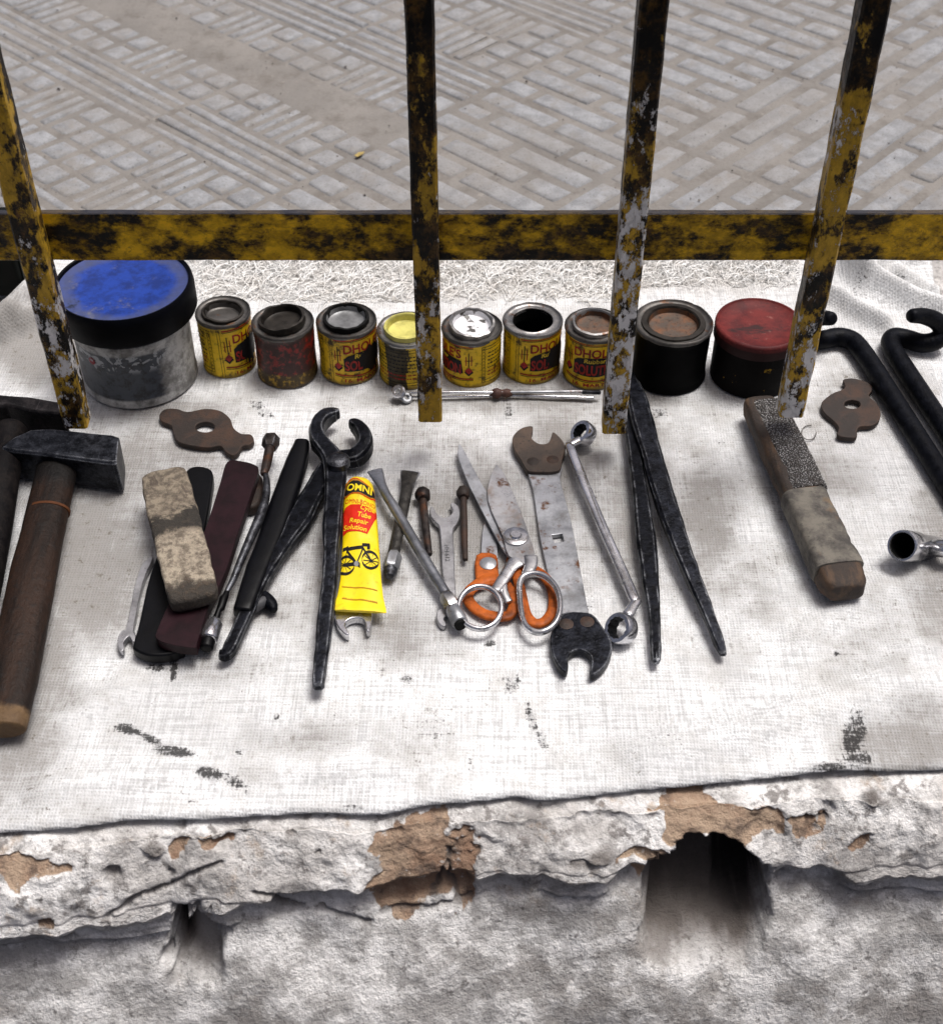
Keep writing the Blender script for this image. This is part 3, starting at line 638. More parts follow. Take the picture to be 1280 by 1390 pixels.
# ================================================================== THINGS ON THE CLOTH
# ---- flat print: meshes laid on a surface
def glyphs(s, size, bold=0.):
    c = bpy.data.curves.new('t', 'FONT'); c.body = s; c.size = size; c.resolution_u = 3; c.offset = bold
    o = bpy.data.objects.new('t', c); me = bpy.data.meshes.new_from_object(o)
    V = [tuple(v.co[:2]) for v in me.vertices]; Fc = []
    me.calc_loop_triangles(); Fc = [tuple(t.vertices) for t in me.loop_triangles]
    bpy.data.objects.remove(o); bpy.data.curves.remove(c); bpy.data.meshes.remove(me)
    return V, Fc
class Print:
    def __init__(s, maxlen): s.V = []; s.T = []; s.M = []; s.ml = maxlen; s.S = []
    def tri(s, a, b, c, mi, ly, d=0):
        e = [(math.dist(a, b), 0), (math.dist(b, c), 1), (math.dist(c, a), 2)]; l, k = max(e)
        if l > s.ml and d < 9:
            if k == 1: a, b, c = b, c, a
            elif k == 2: a, b, c = c, a, b
            m_ = ((a[0] + b[0]) / 2, (a[1] + b[1]) / 2)
            s.tri(a, m_, c, mi, ly, d + 1); s.tri(m_, b, c, mi, ly, d + 1); return
        i = len(s.V); s.V += [(a[0], a[1], ly), (b[0], b[1], ly), (c[0], c[1], ly)]
        cr = (b[0] - a[0]) * (c[1] - a[1]) - (b[1] - a[1]) * (c[0] - a[0])
        s.T.append((i, i + 1, i + 2) if cr > 0 else (i, i + 2, i + 1)); s.M.append(mi)
    def poly(s, pts, mi, ly=1):
        P = [Vector((p[0], p[1], 0)) for p in pts]
        for t in tessellate_polygon([P]): s.tri(*(tuple(P[i][:2]) for i in t), mi, ly)
    def rect(s, x0, y0, x1, y1, mi, ly=1): s.poly([(x0, y0), (x1, y0), (x1, y1), (x0, y1)], mi, ly)
    def line(s, pts, w_, mi, ly=1):
        for a, b in zip(pts, pts[1:]):
            d = Vector((b[0] - a[0], b[1] - a[1])); l = d.length or 1e-6; nx, ny = -d.y / l * w_ / 2, d.x / l * w_ / 2
            s.poly([(a[0] + nx, a[1] + ny), (a[0] - nx, a[1] - ny), (b[0] - nx, b[1] - ny), (b[0] + nx, b[1] + ny)], mi, ly)
    def text(s, t, x, y, size, mi, ly=1, width=None, shear=0, rot=0, bold=0., ys=1):
        V, Fc = glyphs(t, size, bold)
        if not V: return
        x0 = min(v[0] for v in V); x1 = max(v[0] for v in V); k = width / (x1 - x0) if width else 1
        c, sn = math.cos(rot), math.sin(rot); q = []
        for a, b in V:
            a, b = (a - x0) * k + shear * b, b * ys; q.append((x + a * c - b * sn, y + a * sn + b * c))
        for f in Fc: s.tri(*(q[i] for i in f), mi, ly)
    def build(s, name, f, mats, parent, lift=.00012):
        V = [f(a, b, .00022 + lift * l) for a, b, l in s.V]
        return mk(name, V, s.T, mats, parent, True, None, midx=s.M)

# ---- cans of rubber solution
def can_mat(name, c, grime, top=.2, drip=0., red=False):
    m = Mat(name); a = m.noise(42, 6, .7); b = m.noise(170, 5, .7); z = m.sep(2); x = m.sep(0)
    k = m.mix(m.step(a, .35, .7), c, tuple(q * .72 for q in c))
    if red:
        k = m.mix(m.step(m.ma('ADD', z, m.ma('MULTIPLY', a, .012)), .018, .022), (.42, .25, .02), (.24, .012, .01))
    k = m.mix(m.step(m.ma('ADD', b, m.ma('MULTIPLY', a, .6)), .9 - grime, 1.12 - grime, 0, .9), k, (.018, .014, .012))
    rim = m.step(m.ma('ADD', z, m.ma('MULTIPLY', a, .02)), .055, .066, 0, .5); k = m.mix(rim, k, (.03, .022, .018))
    k = m.mix(m.step(m.ma('SUBTRACT', m.ma('MULTIPLY', a, .012), z), .0005, .004, 0, .75), k, (.06, .04, .02))
    if drip:
        d = m.noise(190, 3, .6, vec=m.stretch(1, 1, .12)); k = m.mix(m.step(m.ma('ADD', d, m.step(m.ma('ABSOLUTE', m.ma('ADD', x, .008)), .014, .002, 0, drip)), .62, .7, 0, .95), k, (.012, .011, .01))
    return m.fin(k, m.step(b, .3, .7, .32, .6), .0, b, .15, .0008, spec=.3)
YEL = (.88, .57, .012)
m_can = can_mat('yellow_can_paint', YEL, .06); m_can_g = can_mat('grimy_yellow_can_paint', (.76, .47, .014), .12)
m_can_d = can_mat('dripped_yellow_can_paint', (.78, .52, .02), .10, drip=.42); m_can_r = can_mat('red_can_paint', (.24, .012, .01), .3, red=True)
m_tin = chrome('grimy_tin', (.10, .094, .088), (.35, .6), .97, True, (.012, .010, .009), .7)
m_tin_l = chrome('pale_tin', (.27, .265, .26), (.25, .45), .92, True, (.03, .024, .02), .8)
m_lidshine = chrome('shiny_lid', (.8, .8, .82), (.3, .4), .0); 
m = Mat('speckled_lid'); a = m.noise(75, 4, .6)
m_lidspk = m.fin(m.mix(m.step(a, .56, .6), (.72, .72, .74), (.05, .045, .04)), .42, m.step(a, .56, .6, .35, 0), a, .2, .001)
m_dark = plain('dull_black', (.004, .004, .004), .8); m_soot = plain('sooty_lid', (.032, .028, .024), .45, .3, .6, 80, .5)  # near-black for the open can inside, one lip and the bores
m_paintyel = plain('pale_yellow_residue', (.58, .54, .16), .5, .1, .45, 60, .4); m_rustlid = rusty('rusty_lid', (.07, .052, .04), (.17, .065, .022), (.025, .02, .017))
m_greylid = plain('grey_lid', (.24, .245, .25), .4, .4, .5, 70, .3)
def label_art(pr, h, R_, smear=0):
    mm = .001; circ_ = 2 * math.pi * R_ * 1000; X = lambda x: x * mm; Y = lambda y: y / 50 * h
    # bordered column of small print at the back and left of the seam
    xa, xb = 73., circ_ - 6.
    for x0, x1 in ((xa, xa + 3.2), (xb - 3.2, xb)):
        for q in (x0, x1): pr.line([(X(q), Y(5)), (X(q), Y(45))], .0004, 1)
        for k in range(11): pr.poly([(X(x0 + .2), Y(6 + k * 3.5)), (X((x0 + x1) / 2), Y(8 + k * 3.5)), (X(x1 - .2), Y(6 + k * 3.5)), (X((x0 + x1) / 2), Y(9 + k * 3.5))], 1)
    for y in (5, 8, 42, 45): pr.line([(X(xa), Y(y)), (X(xb), Y(y))], .0005, 1)
    rr = random.Random(5)
    for k in range(7):
        x = xa + 6.
        while x < xb - 8: l = rr.uniform(1, 3.4); pr.rect(X(x), Y(12 + k * 4.1), X(min(x + l, xb - 5)), Y(13.4 + k * 4.1), 0 if k in (0, 1) else 1); x += l + .9
    for x0 in (-3.4, -1.): pr.line([(X(x0), Y(1)), (X(x0), Y(48))], .0004, 1)
    for y, mi, t in ((46.2, 0, .0013), (44.6, 1, .0006), (11, 0, .0013), (9.3, 1, .0006)):
        pr.line([(X(x), Y(y - (1.6 * math.sin((x - 2) / 62 * math.pi) if y < 20 else -.6 * math.sin((x - 2) / 62 * math.pi)))) for x in range(1, 66, 4)], t, mi)
    for x in (4.6, 61):
        for dx, y0, y1, mi in ((-2.4, 26, 36, 0), (0, 24, 40, 1), (2.4, 26, 37, 0)): pr.line([(X(x + dx), Y(y0)), (X(x + dx), Y(y1))], .0009, mi)
        pr.line([(X(x - 3.6), Y(31)), (X(x + 3.8), Y(31.8))], .0006, 1)
        pr.poly([(X(x), Y(14.2)), (X(x + 4.2), Y(18.6)), (X(x), Y(23)), (X(x - 4.2), Y(18.6))], 1); pr.poly([(X(x), Y(16.6)), (X(x + 3.6), Y(20.4)), (X(x), Y(24.2)), (X(x - 3.6), Y(20.4))], 0, 2)
    pr.text("DHOLE'S", X(10), Y(33.4), .0125, 0, 1, .044, bold=.0003)
    pr.poly([(X(10), Y(28)), (X(14), Y(31)), (X(22), Y(33)), (X(34), Y(33.2)), (X(54), Y(31)), (X(56), Y(17)), (X(34), Y(13.6)), (X(10), Y(14.6))], 1)
    pr.text('Rubber', X(20), Y(28), .0062, 2, 2, .02, shear=.1, bold=.0002)
    pr.text('SOLUTION', X(11), Y(15.8), .0135, 0, 2, .043, bold=.0004, ys=1.1)
    if smear:
        rr = random.Random(smear); cx_, cy_ = 33 + rr.uniform(-6, 6), 24; n_ = 40
        pr.poly([(X(cx_ + (13 + 4 * mn.noise(Vector((math.cos(i * 2 * math.pi / n_) * 2, math.sin(i * 2 * math.pi / n_) * 2, smear)))) * math.cos(i * 2 * math.pi / n_)), Y(cy_ + (11 + 5 * mn.noise(Vector((math.cos(i * 2 * math.pi / n_) * 2.5, math.sin(i * 2 * math.pi / n_) * 2.5, smear + 5)))) * math.sin(i * 2 * math.pi / n_))) for i in range(n_)], 1, 3)
        for k in range(4):
            x = cx_ + rr.uniform(-10, 10); w_ = rr.uniform(.8, 2.2); y0 = rr.uniform(4, 12); pr.poly([(X(x - w_), Y(24)), (X(x - w_ * .6), Y(y0 + 3)), (X(x), Y(y0)), (X(x + w_ * .6), Y(y0 + 3)), (X(x + w_), Y(24))], 1, 3)
            pr.poly([(X(x - w_), Y(24)), (X(x), Y(rr.uniform(36, 44))), (X(x + w_), Y(24))], 1, 3)
    pr.text('16. MARTS', X(10), Y(3), .0052, 0, 1, .034, bold=.0001)
CANGRP = 'small round cans in a row at the back of the cloth'
def can(name, label, xl, xr, yrim, ybot, s0, body, kind, art=True, smear=0, group=CANGRP, rimm=None):
    mid = (xl + xr) / 2; fb = at(mid, ybot, 0); d = depth((fb.x, fb.y, .04)); r = (xr - xl) / 2 * d / F
    h = aty(mid, yrim, fb.y).z - .001; c = Vector((fb.x, fb.y + r, .0)); rimm = rimm or m_tin
    o = thing(name, label, 'can', c, group)
    prof = [(r * .93, 0), (r * .985, .0006), (r * .99, .003), (r * .97, .0042), (r * .97, h - .004), (r * .995, h - .0028), (r * .995, h - .0005)]
    bd = lathe('body', [(.0001, .0003)] + prof[:4] + [(r * .97, h * t) for t in (.15, .3, .45, .6, .75, .88)] + prof[4:], c, body, o, 56, sharp=50, rough='open', wob=.0007, wf=55)
    ri = r * .68
    lathe('rim', [(r * .985, h - .003), (r * 1.01, h - .0016), (r * 1.005, h + .0004), (r * .965, h + .0012), (r * .93, h - .0004), (r * .86, h - .001), (ri * 1.03, h - .0006), (ri, h - .0002), (ri * .98, h - .003)], c, rimm, o, 56, sharp=60, rough='open', wob=.0005, wf=130)
    cz = c + Vector((0, 0, h))
    if kind == 'open':
        lathe('inside', [(ri * .99, -.001), (ri * .99, -.012), (r * .93, -.014), (r * .93, -h + .012), (.0001, -h + .012)], cz, m_dark, o, 40, rough='open')
    else:
        lidm = {'dent': m_tin, 'dirty': m_soot, 'black': m_greylid, 'yellow': m_paintyel, 'shine': m_lidspk, 'grey': m_rustlid, 'rust': m_rustlid}[kind]
        lipm = {'dent': m_soot, 'dirty': m_soot, 'black': m_dark, 'yellow': m_paintyel, 'shine': m_tin_l, 'grey': m_tin_l, 'rust': m_soot}[kind]
        up = {'dent': .0012, 'dirty': .0055, 'black': .0045, 'yellow': .004, 'shine': .0055, 'grey': .004, 'rust': .0008}[kind]
        k = 1.12 if kind != 'rust' else 1.2; ax = {'dirty': (-.10, .02, 1), 'shine': (.05, -.08, 1), 'dent': (.06, .05, 1), 'grey': (.03, -.03, 1)}.get(kind, (0, 0, 1))
        wb = .0011 if kind not in ('rust', 'yellow') else .0004
        lid = lathe('lid', [(.0001, up - .0075 if kind == 'yellow' else up - .006), (ri * .5, up - .0062), (ri * .82, up - .0064), (ri * .9, up - .0055), (ri * .94, up - .001)], cz, lidm, o, 44, axis=ax, rough='open', wob=.0006, wf=100)
        lathe('lip', [(ri * .93, up - .0062), (ri * .95, up - .001), (ri * 1.0, up + .0004), (ri * k * .985, up), (ri * k, up - .0012), (ri * k * .99, min(up - .002, -.0005)), (ri * 1.0, -.0012)], cz, lipm, lid, 56, axis=ax, rough='open', wob=wb, wf=150)
    if art:
        pr = Print(.0022); label_art(pr, h, r * .97, smear)
        def f(s, t, off):
            a = s / r + s0; p = Vector((c.x + r * .97 * math.sin(a), c.y - r * .97 * math.cos(a), t)); k = 1 + (.0007 * mn.noise(p * 55) + off + .00012) / (r * .97)
            return Vector((c.x + (p.x - c.x) * k, c.y + (p.y - c.y) * k, t))
        pr.build('label_print', f, [m_red, m_ink, m_yelprint], bd)
    return o, c, r, h
can('rubber_solution_can', 'yellow rubber solution can with sunken dented lid beside the blue-lidded bucket', 271, 346, 444, 514.5, 0, m_can, 'dent', smear=3)
can('rubber_solution_can', 'grimy red and black can with its dirty lid pried askew', 345, 430, 461, 529, 0, m_can_r, 'dirty', False)
can('rubber_solution_can', 'yellow can with a black raised ring and grey lid, right of the red can', 431, 514, 458, 523.5, -.45, m_can_g, 'black', smear=6)
can('rubber_solution_can', 'yellow can streaked with black drips, its top coated in pale yellow', 512, 594, 470, 530, 1.15, m_can_d, 'yellow', rimm=m_tin_l)
can('rubber_solution_can', 'yellow can with a shiny speckled lid in a torn raised ring', 599, 682, 467, 528, -2.4, m_can, 'shine')
can('rubber_solution_can', 'open yellow can with a round black hole and no lid', 681, 763, 457, 523, -.47, m_can, 'open', smear=2, rimm=m_tin_l)
can('rubber_solution_can', 'yellow can half behind the third bar with rust-spotted lid', 764, 845, 464, 530, -1.15, m_can, 'grey')
can('black_can', 'squat wholly black can with a brown rusty recessed lid', 857, 965, 468, 538, 0, plain('black_can_paint', (.001, .001, .0014), .55, 0, .5, 60, spec=.05), 'rust', False, group=None)
# ---- red-lidded can
def red_can():
    fb = at(1027, 545, 0); d = depth((fb.x, fb.y, .05)); r = 61 * d / F; h = aty(1027, 474, fb.y).z; c = Vector((fb.x, fb.y + r, 0))
    o = thing('red_lid_can', 'black grimy can with a dull red lid left of the fourth bar', 'can', c)
    m = Mat('grimy_black_can'); a = m.noise(50, 6, .7)
    bm_ = m.fin(m.mix(m.step(a, .62, .66), (.004, .0035, .0035), (.25, .15, .016)), .6, 0, a, .3, .001, spec=.05)
    lathe('body', [(r * .9, 0), (r * .95, .001), (r * .95, h - .012)], c, bm_, o, 56, sharp=50)
    m = Mat('worn_red_lid'); a = m.noise(36, 6, .7); b = m.noise(130, 5, .7)
    k = m.mix(m.step(a, .38, .66), (.135, .02, .018), (.06, .010, .011)); k = m.mix(m.step(m.noise(30, 5, .7, w=4, vec=m.stretch(.6, 1.6, 1)), .6, .68, 0, .85), k, (.02, .012, .012)); k = m.mix(m.step(b, .58, .74, 0, .5), k, (.26, .12, .1))
    k = m.mix(m.step(m.sep(2), h - .006, h - .0035), (.02, .006, .006), k)
    lathe('lid', [(r * .96, h - .014), (r, h - .0135), (r, h - .002), (r * .985, h), (r * .93, h + .0006), (r * .9, h - .0012), (r * .5, h - .0016), (.0001, h - .0014)], c, m.fin(k, .6, 0, b, .4, .001, spec=.18), o, 64, sharp=60, rough='open')
red_can()
# ---- bucket with blue lid
def bucket():
    fb = at(182, 558, 0); d = depth((fb.x, fb.y, .06)); rb = 82 * d / F; zl = aty(176, 464, fb.y + .002).z; c = Vector((at(179, 558, 0).x, fb.y + rb, 0))
    rl = 94 * depth((c.x, c.y, zl)) / F
    o = thing('paint_bucket', 'large grimy bucket with black-rimmed scuffed blue lid', 'bucket', c)
    m = Mat('grimy_white_bucket'); a = m.noise(26, 6, .7); b = m.noise(110, 5, .72); z = m.sep(2); ang = m.sep(0)
    lab = m.ma('MULTIPLY', m.step(z, .008, .011), m.ma('MULTIPLY', m.step(z, zl * .80, zl * .76), m.step(m.ma('ADD', ang, m.ma('MULTIPLY', a, .03)), .05, .044)))
    k = m.mix(m.step(b, .4, .68), (.50, .50, .49), (.19, .19, .185)); k = m.mix(m.step(a, .42, .66, 0, .8), k, (.05, .045, .04))
    bl = m.mix(m.step(b, .45, .62), (.035, .045, .062), (.012, .014, .02))
    lt = m.ma('MULTIPLY', m.step(z, zl * .5, zl * .62), m.step(m.noise(95, 4, .6, w=8, dist=1.5), .53, .57)); bl = m.mix(lt, bl, (.34, .36, .38))
    k = m.mix(m.ma('MULTIPLY', lab, .95), k, bl)
    lathe('body', [(rb * .93, 0), (rb * .985, .002), (rb * .99, .006), (rb * .975, .008), (rb * .985, zl * .82), (rb * 1.02, zl * .86), (rb * 1.04, zl * .88), (rb * 1.04, zl * .93), (rb, zl * .95), (rb, zl + .004)], c, m.fin(k, .5, 0, b, .35, .001), o, 72, sharp=50)
    zt = zl + .026
    m = Mat('scuffed_blue_lid'); a = m.noise(20, 6, .68); b = m.noise(90, 5, .7); rad = m.ma('SQRT', m.ma('ADD', m.ma('MULTIPLY', m.sep(0), m.sep(0)), m.ma('MULTIPLY', m.sep(1), m.sep(1))))
    k = m.mix(m.step(b, .38, .66), (.012, .042, .26), (.008, .024, .14))
    ed = m.step(m.ma('ADD', rad, m.ma('MULTIPLY', a, .03)), rl * .90, rl * 1.06); k = m.mix(m.ma('MULTIPLY', ed, .6), k, (.07, .08, .13))
    k = m.mix(m.step(m.noise(34, 6, .75, w=6), .56, .74, 0, .7), k, (.17, .165, .16)); k = m.mix(m.step(a, .6, .7, 0, .9), k, (.012, .014, .02))
    lt_ = lathe('lid', [(.0001, zt - .003), (rl * .3, zt - .0028), (rl * .90, zt - .0026), (rl * .925, zt - .0018)], c, m.fin(k, .6, 0, b, .4, .001, spec=.18), o, 72, rough='open')
    lathe('rim', [(rl * .92, zt - .0025), (rl * .93, zt + .0008), (rl * .96, zt + .0014), (rl * .985, zt - .0008), (rl, zt - .006), (rl * 1.0, zl + .002), (rl * .985, zl), (rl * .95, zl)], c, plain('black_lid_rim', (.0013, .0017, .0034), .5, 0, .5, 60, spec=.07), lt_, 72, sharp=60, rough='open')
    # round red mark on its torn label
    pr = Print(.002); pr.poly([(.0036 * math.cos(i * .42), .0036 * math.sin(i * .42)) for i in range(15)], 0); pr.poly([(.002 * math.cos(i * .42), .0012 + .0014 * math.sin(i * .42)) for i in range(15)], 1, 2)
    th = math.asin((135 - 179) / 82); pr.build('label_mark', lambda s, t, off: Vector((c.x + (rb * .985 + off) * math.sin(th + s / rb), c.y - (rb * .985 + off) * math.cos(th + s / rb), zl * .66 + t)), [plain('faded_red_mark', (.36, .06, .07), .6), plain('pale_mark', (.5, .4, .4), .6)], o)
bucket()

# ---- thin chrome linkage lying before the cans
o = thing('linkage_rod', 'thin chrome double rod with rusty joint lying before the yellow cans', 'rod', at(670, 538, 0))
def rod_px(c, a, b, z, r, mat, name, par, n=1, **k): return sweep(name, [PT(c, *a, z, r), PT(c, *b, z, r)], mat, par, seg=12, n=n, **k)
rod_px(40, (470, 604), (830, 603), .008, 7, m_chrome, 'rod', o); rod_px(40, (830, 603), (1170, 600), .008, 6.5, m_steel, 'rod', o)
rod_px(40, (455, 622), (800, 618), .003, 5, m_chrome, 'rod', o); rod_px(40, (815, 613), (1205, 625), .004, 8, m_chrome, 'rod', o)
rod_px(40, (1165, 602), (1232, 604), .008, 9, m_black, 'rod_end', o)
sweep('joint', [PT(40, 795, 606, .0065, 12), PT(40, 806, 606, .0065, 19), PT(40, 820, 607, .0065, 22), PT(40, 838, 606, .0065, 14), PT(40, 856, 606, .0065, 19), PT(40, 874, 606, .0065, 13)], rusty('rusty_joint', (.05, .022, .018), (.09, .035, .02)), o, n=2)
def annulus(name, c, axis, ro, ri, th, mat, par, seg=32): return lathe(name, [(ri, -th / 2), (ri, th / 2 - .0004), (ri + .0005, th / 2), (ro - .0012, th / 2), (ro, th / 2 - .0012), (ro, -th / 2 + .0012), (ro - .0012, -th / 2), (ri + .0005, -th / 2), (ri, -th / 2)], c, mat, par, seg, axis, rough='open')
mpx = lambda c, r, p: r / CR[c][2] * depth(p) / F
p = W(40, 420, 601, .0095); annulus('eyelet', p, (-.25, -.55, .8), mpx(40, 29, p), mpx(40, 11, p), .0055, m_chrome, o); 
p = W(40, 452, 625, .004); annulus('eyelet', p, (.3, -.5, .8), mpx(40, 24, p), mpx(40, 9, p), .004, m_steel, o)

# ---- rusty plates
o = thing('lug_washer', 'rusty flat washer plate with two lugs, before the bucket', 'washer', W(6, 830, 190, 0), 'rusty lug washers on the cloth')
pts = [W(6, x, y, .0055) for x, y in ((645, 130), (668, 106), (715, 104), (760, 116), (830, 104), (890, 112), (930, 142), (945, 180), (975, 204), (1015, 208), (1027, 232), (1008, 250), (980, 255), (962, 282), (938, 292), (912, 278), (890, 254), (840, 260), (770, 252), (720, 236), (702, 205), (692, 172), (655, 155))]
slab('plate', pts, .0008, .0058, m_rust, o, hole=ell(6, 830, 178, 39, 21, .0055), bevel=.0007)
o = thing('lug_washer', 'dark rusty round washer with two stubby lugs, beside the bent rods', 'washer', W(1, 680, 330, 0), 'rusty lug washers on the cloth')
pts = [W(1, x, y, .0055) for x, y in ((545, 290), (590, 256), (632, 240), (648, 222), (640, 192), (690, 186), (766, 210), (776, 240), (762, 268), (798, 305), (816, 345), (808, 385), (775, 408), (722, 412), (705, 430), (702, 462), (655, 464), (612, 452), (618, 420), (600, 392), (552, 350), (536, 318))]
slab('plate', pts, .0008, .0056, m_rust, o, hole=ell(1, 682, 308, 38, 21, .0055), bevel=.0007)

# ---- hammers
def hammer_head(name, prof_px, c, zt, zb, dyb, mat, par):
    """prof_px: list of (back point, front point) along the head from peen to face, in photo pixels of the top face"""
    V = []; n = len(prof_px); FS = []
    for k, (A, B, t) in enumerate(prof_px):
        a, b = W(c, *A, zt * t + zb * (1 - t) * 0), W(c, *B, zt * t)
        mz = zt * t; lo = zb + (zt - zb) * (1 - t) * .0
        e = .0022
        dv = (b - a).normalized()
        V += [a + dv * e, b - dv * e, b - Vector((0, 0, e)), Vector((b.x, b.y + dyb, lo + e)), Vector((b.x, b.y + dyb, lo)) - dv * e, Vector((a.x, a.y - dyb, lo)) + dv * e, Vector((a.x, a.y - dyb, lo + e)), a - Vector((0, 0, e))]
    for k in range(n - 1):
        for j in range(8): FS.append((k * 8 + j, k * 8 + (j + 1) % 8, k * 8 + 8 + (j + 1) % 8, k * 8 + 8 + j))
    FS += [tuple(range(8)), tuple(reversed(range((n - 1) * 8, n * 8)))]
    ob = mk(name, V, FS, mat, par, True, 35)
    bm = bmesh.new(); bm.from_mesh(ob.data); bmesh.ops.recalc_face_normals(bm, faces=bm.faces); bm.to_mesh(ob.data); bm.free()
    b = ob.modifiers.new('bevel', 'BEVEL'); b.width = .0008; b.segments = 2; b.limit_method = 'ANGLE'; b.angle_limit = R(25)
    return ob
o = thing('hammer', 'heavy cross-peen hammer with brown wooden handle at the left front of the cloth', 'hammer', W(0, 60, 700, 0), 'hammers at the left end of the cloth')
hammer_head('head', [((12, 250), (10, 262), 1), ((60, 214), (60, 274), 1), ((128, 184), (140, 282), 1), ((200, 180), (220, 292), 1), ((280, 187), (300, 303), 1), ((400, 200), (400, 317), 1), ((455, 205), (455, 322), 1), ((482, 214), (472, 320), .985)], 6, .036, .002, .002, m_hammer, o)
m = Mat('hammer_handle_wood'); g1 = m.noise(40, 5, .7, vec=m.stretch(1, .12, 1)); b = m.noise(160, 5, .7); y = m.sep(1)
k = m.mix(m.step(g1, .38, .64), (.026, .0135, .0085), (.006, .004, .003)); k = m.mix(m.step(b, .52, .68, 0, .7), k, (.012, .01, .009))
k = m.mix(m.ma('MULTIPLY', m.step(y, .0, .02), .85), k, (.005, .005, .005)); k = m.mix(m.step(m.ma('ADD', y, m.ma('MULTIPLY', b, .012)), -.205, -.212), k, m.mix(b, (.17, .105, .05), (.05, .03, .018)))
m_hwood = m.fin(k, .55, 0, m.ma('ADD', g1, m.ma('MULTIPLY', b, .8)), .9, .0018, spec=.18)
m = Mat('handle_end_grain'); b = m.noise(120, 5, .7); m_hend = m.fin(m.mix(m.step(b, .35, .7), (.30, .20, .10), (.12, .075, .04)), .75, 0, b, .5, .001)
hp = [(82, 610, 27), (75, 650, 28), (66, 690, 29), (57, 730, 30), (47, 775, 32), (38, 820, 33), (28, 870, 34), (18, 930, 33), (6, 990, 30)]
hnd = sweep('handle', [PT(0, x, y, .019, r, r * .62) for x, y, r in hp], m_hwood, o, seg=28, n=4, rend=.15, amp=.0004, fs=60)
q = PT(0, 67, 693, .019, 29.6, 18.6); q2 = PT(0, 66, 696, .019, 29.8, 18.8); sweep('handle_ring', [q, q2], plain('orange_wire', (.09, .032, .012), .6), hnd, seg=28, n=1, rend=.05)
o = thing('hammer', 'second dark hammer behind, its head under the first bar end', 'hammer', W(0, 20, 560, 0), 'hammers at the left end of the cloth')
hammer_head('head', [((-60, 525), (-62, 540), 1), ((-10, 533), (-10, 552), 1), ((9, 535), (9, 549), 1), ((40, 537), (40, 557), 1), ((80, 544), (81, 561), .99), ((86, 546), (87, 560), .97)], 0, .040, .002, .002, forged('second_hammer_steel', (.006, .0055, .006), (.03, .026, .027), rough=(.45, .65)), o)
sweep('handle', [PT(0, 16, 585, .022, 22), PT(0, 6, 640, .021, 22), PT(0, -8, 720, .02, 24), PT(0, -30, 830, .02, 26)], forged('dark_handle', (.004, .0035, .004), (.014, .011, .01), edge=False, metal=0, rough=(.5, .7)), o, seg=20, n=4, rend=.2)

# ---- pile at the left: strips, block, small wrench, driver, file
o = thing('leather_strip', 'black strip with rounded end, undermost in the pile beneath the tan block', 'strip', W(9, 300, 900, 0))
pts = [W(9, x, y, .011) for x, y in ((450, 158), (590, 172), (585, 330), (545, 560), (490, 800), (430, 1240), (385, 1310), (300, 1335), (190, 1335), (105, 1300), (98, 1262), (135, 1130), (195, 860), (300, 560), (390, 300))]
slab('strip', pts, .0006, .0105, m_blackleather, o, bevel=.003, seg=3)
o = thing('leather_strip', 'dark maroon strip lying slantwise under the tan block', 'strip', W(9, 600, 600, 0))
pts = [W(9, x, y, .020) for x, y in ((690, 122), (780, 118), (860, 140), (885, 175), (840, 320), (760, 560), (670, 830), (560, 1060), (500, 1260), (485, 1290), (360, 1275), (245, 1232), (262, 1150), (330, 1000), (450, 790), (560, 520), (640, 270))]
slab('strip', pts, .0112, .0195, m_maroon, o, bevel=.0022, seg=3)
pts = [W(9, x, y, .010) for x, y in ((850, 200), (905, 215), (915, 300), (890, 380), (850, 410), (800, 405), (790, 330))]
slab('end_tab', pts, .0008, .0108, m_rust, o, bevel=.0025)
o = thing('worn_block', 'worn tan block with black bands lying on top of the dark strips', 'block', W(9, 380, 600, 0))
axA, axB = W(9, 280, 150, .035), W(9, 470, 960, .035)
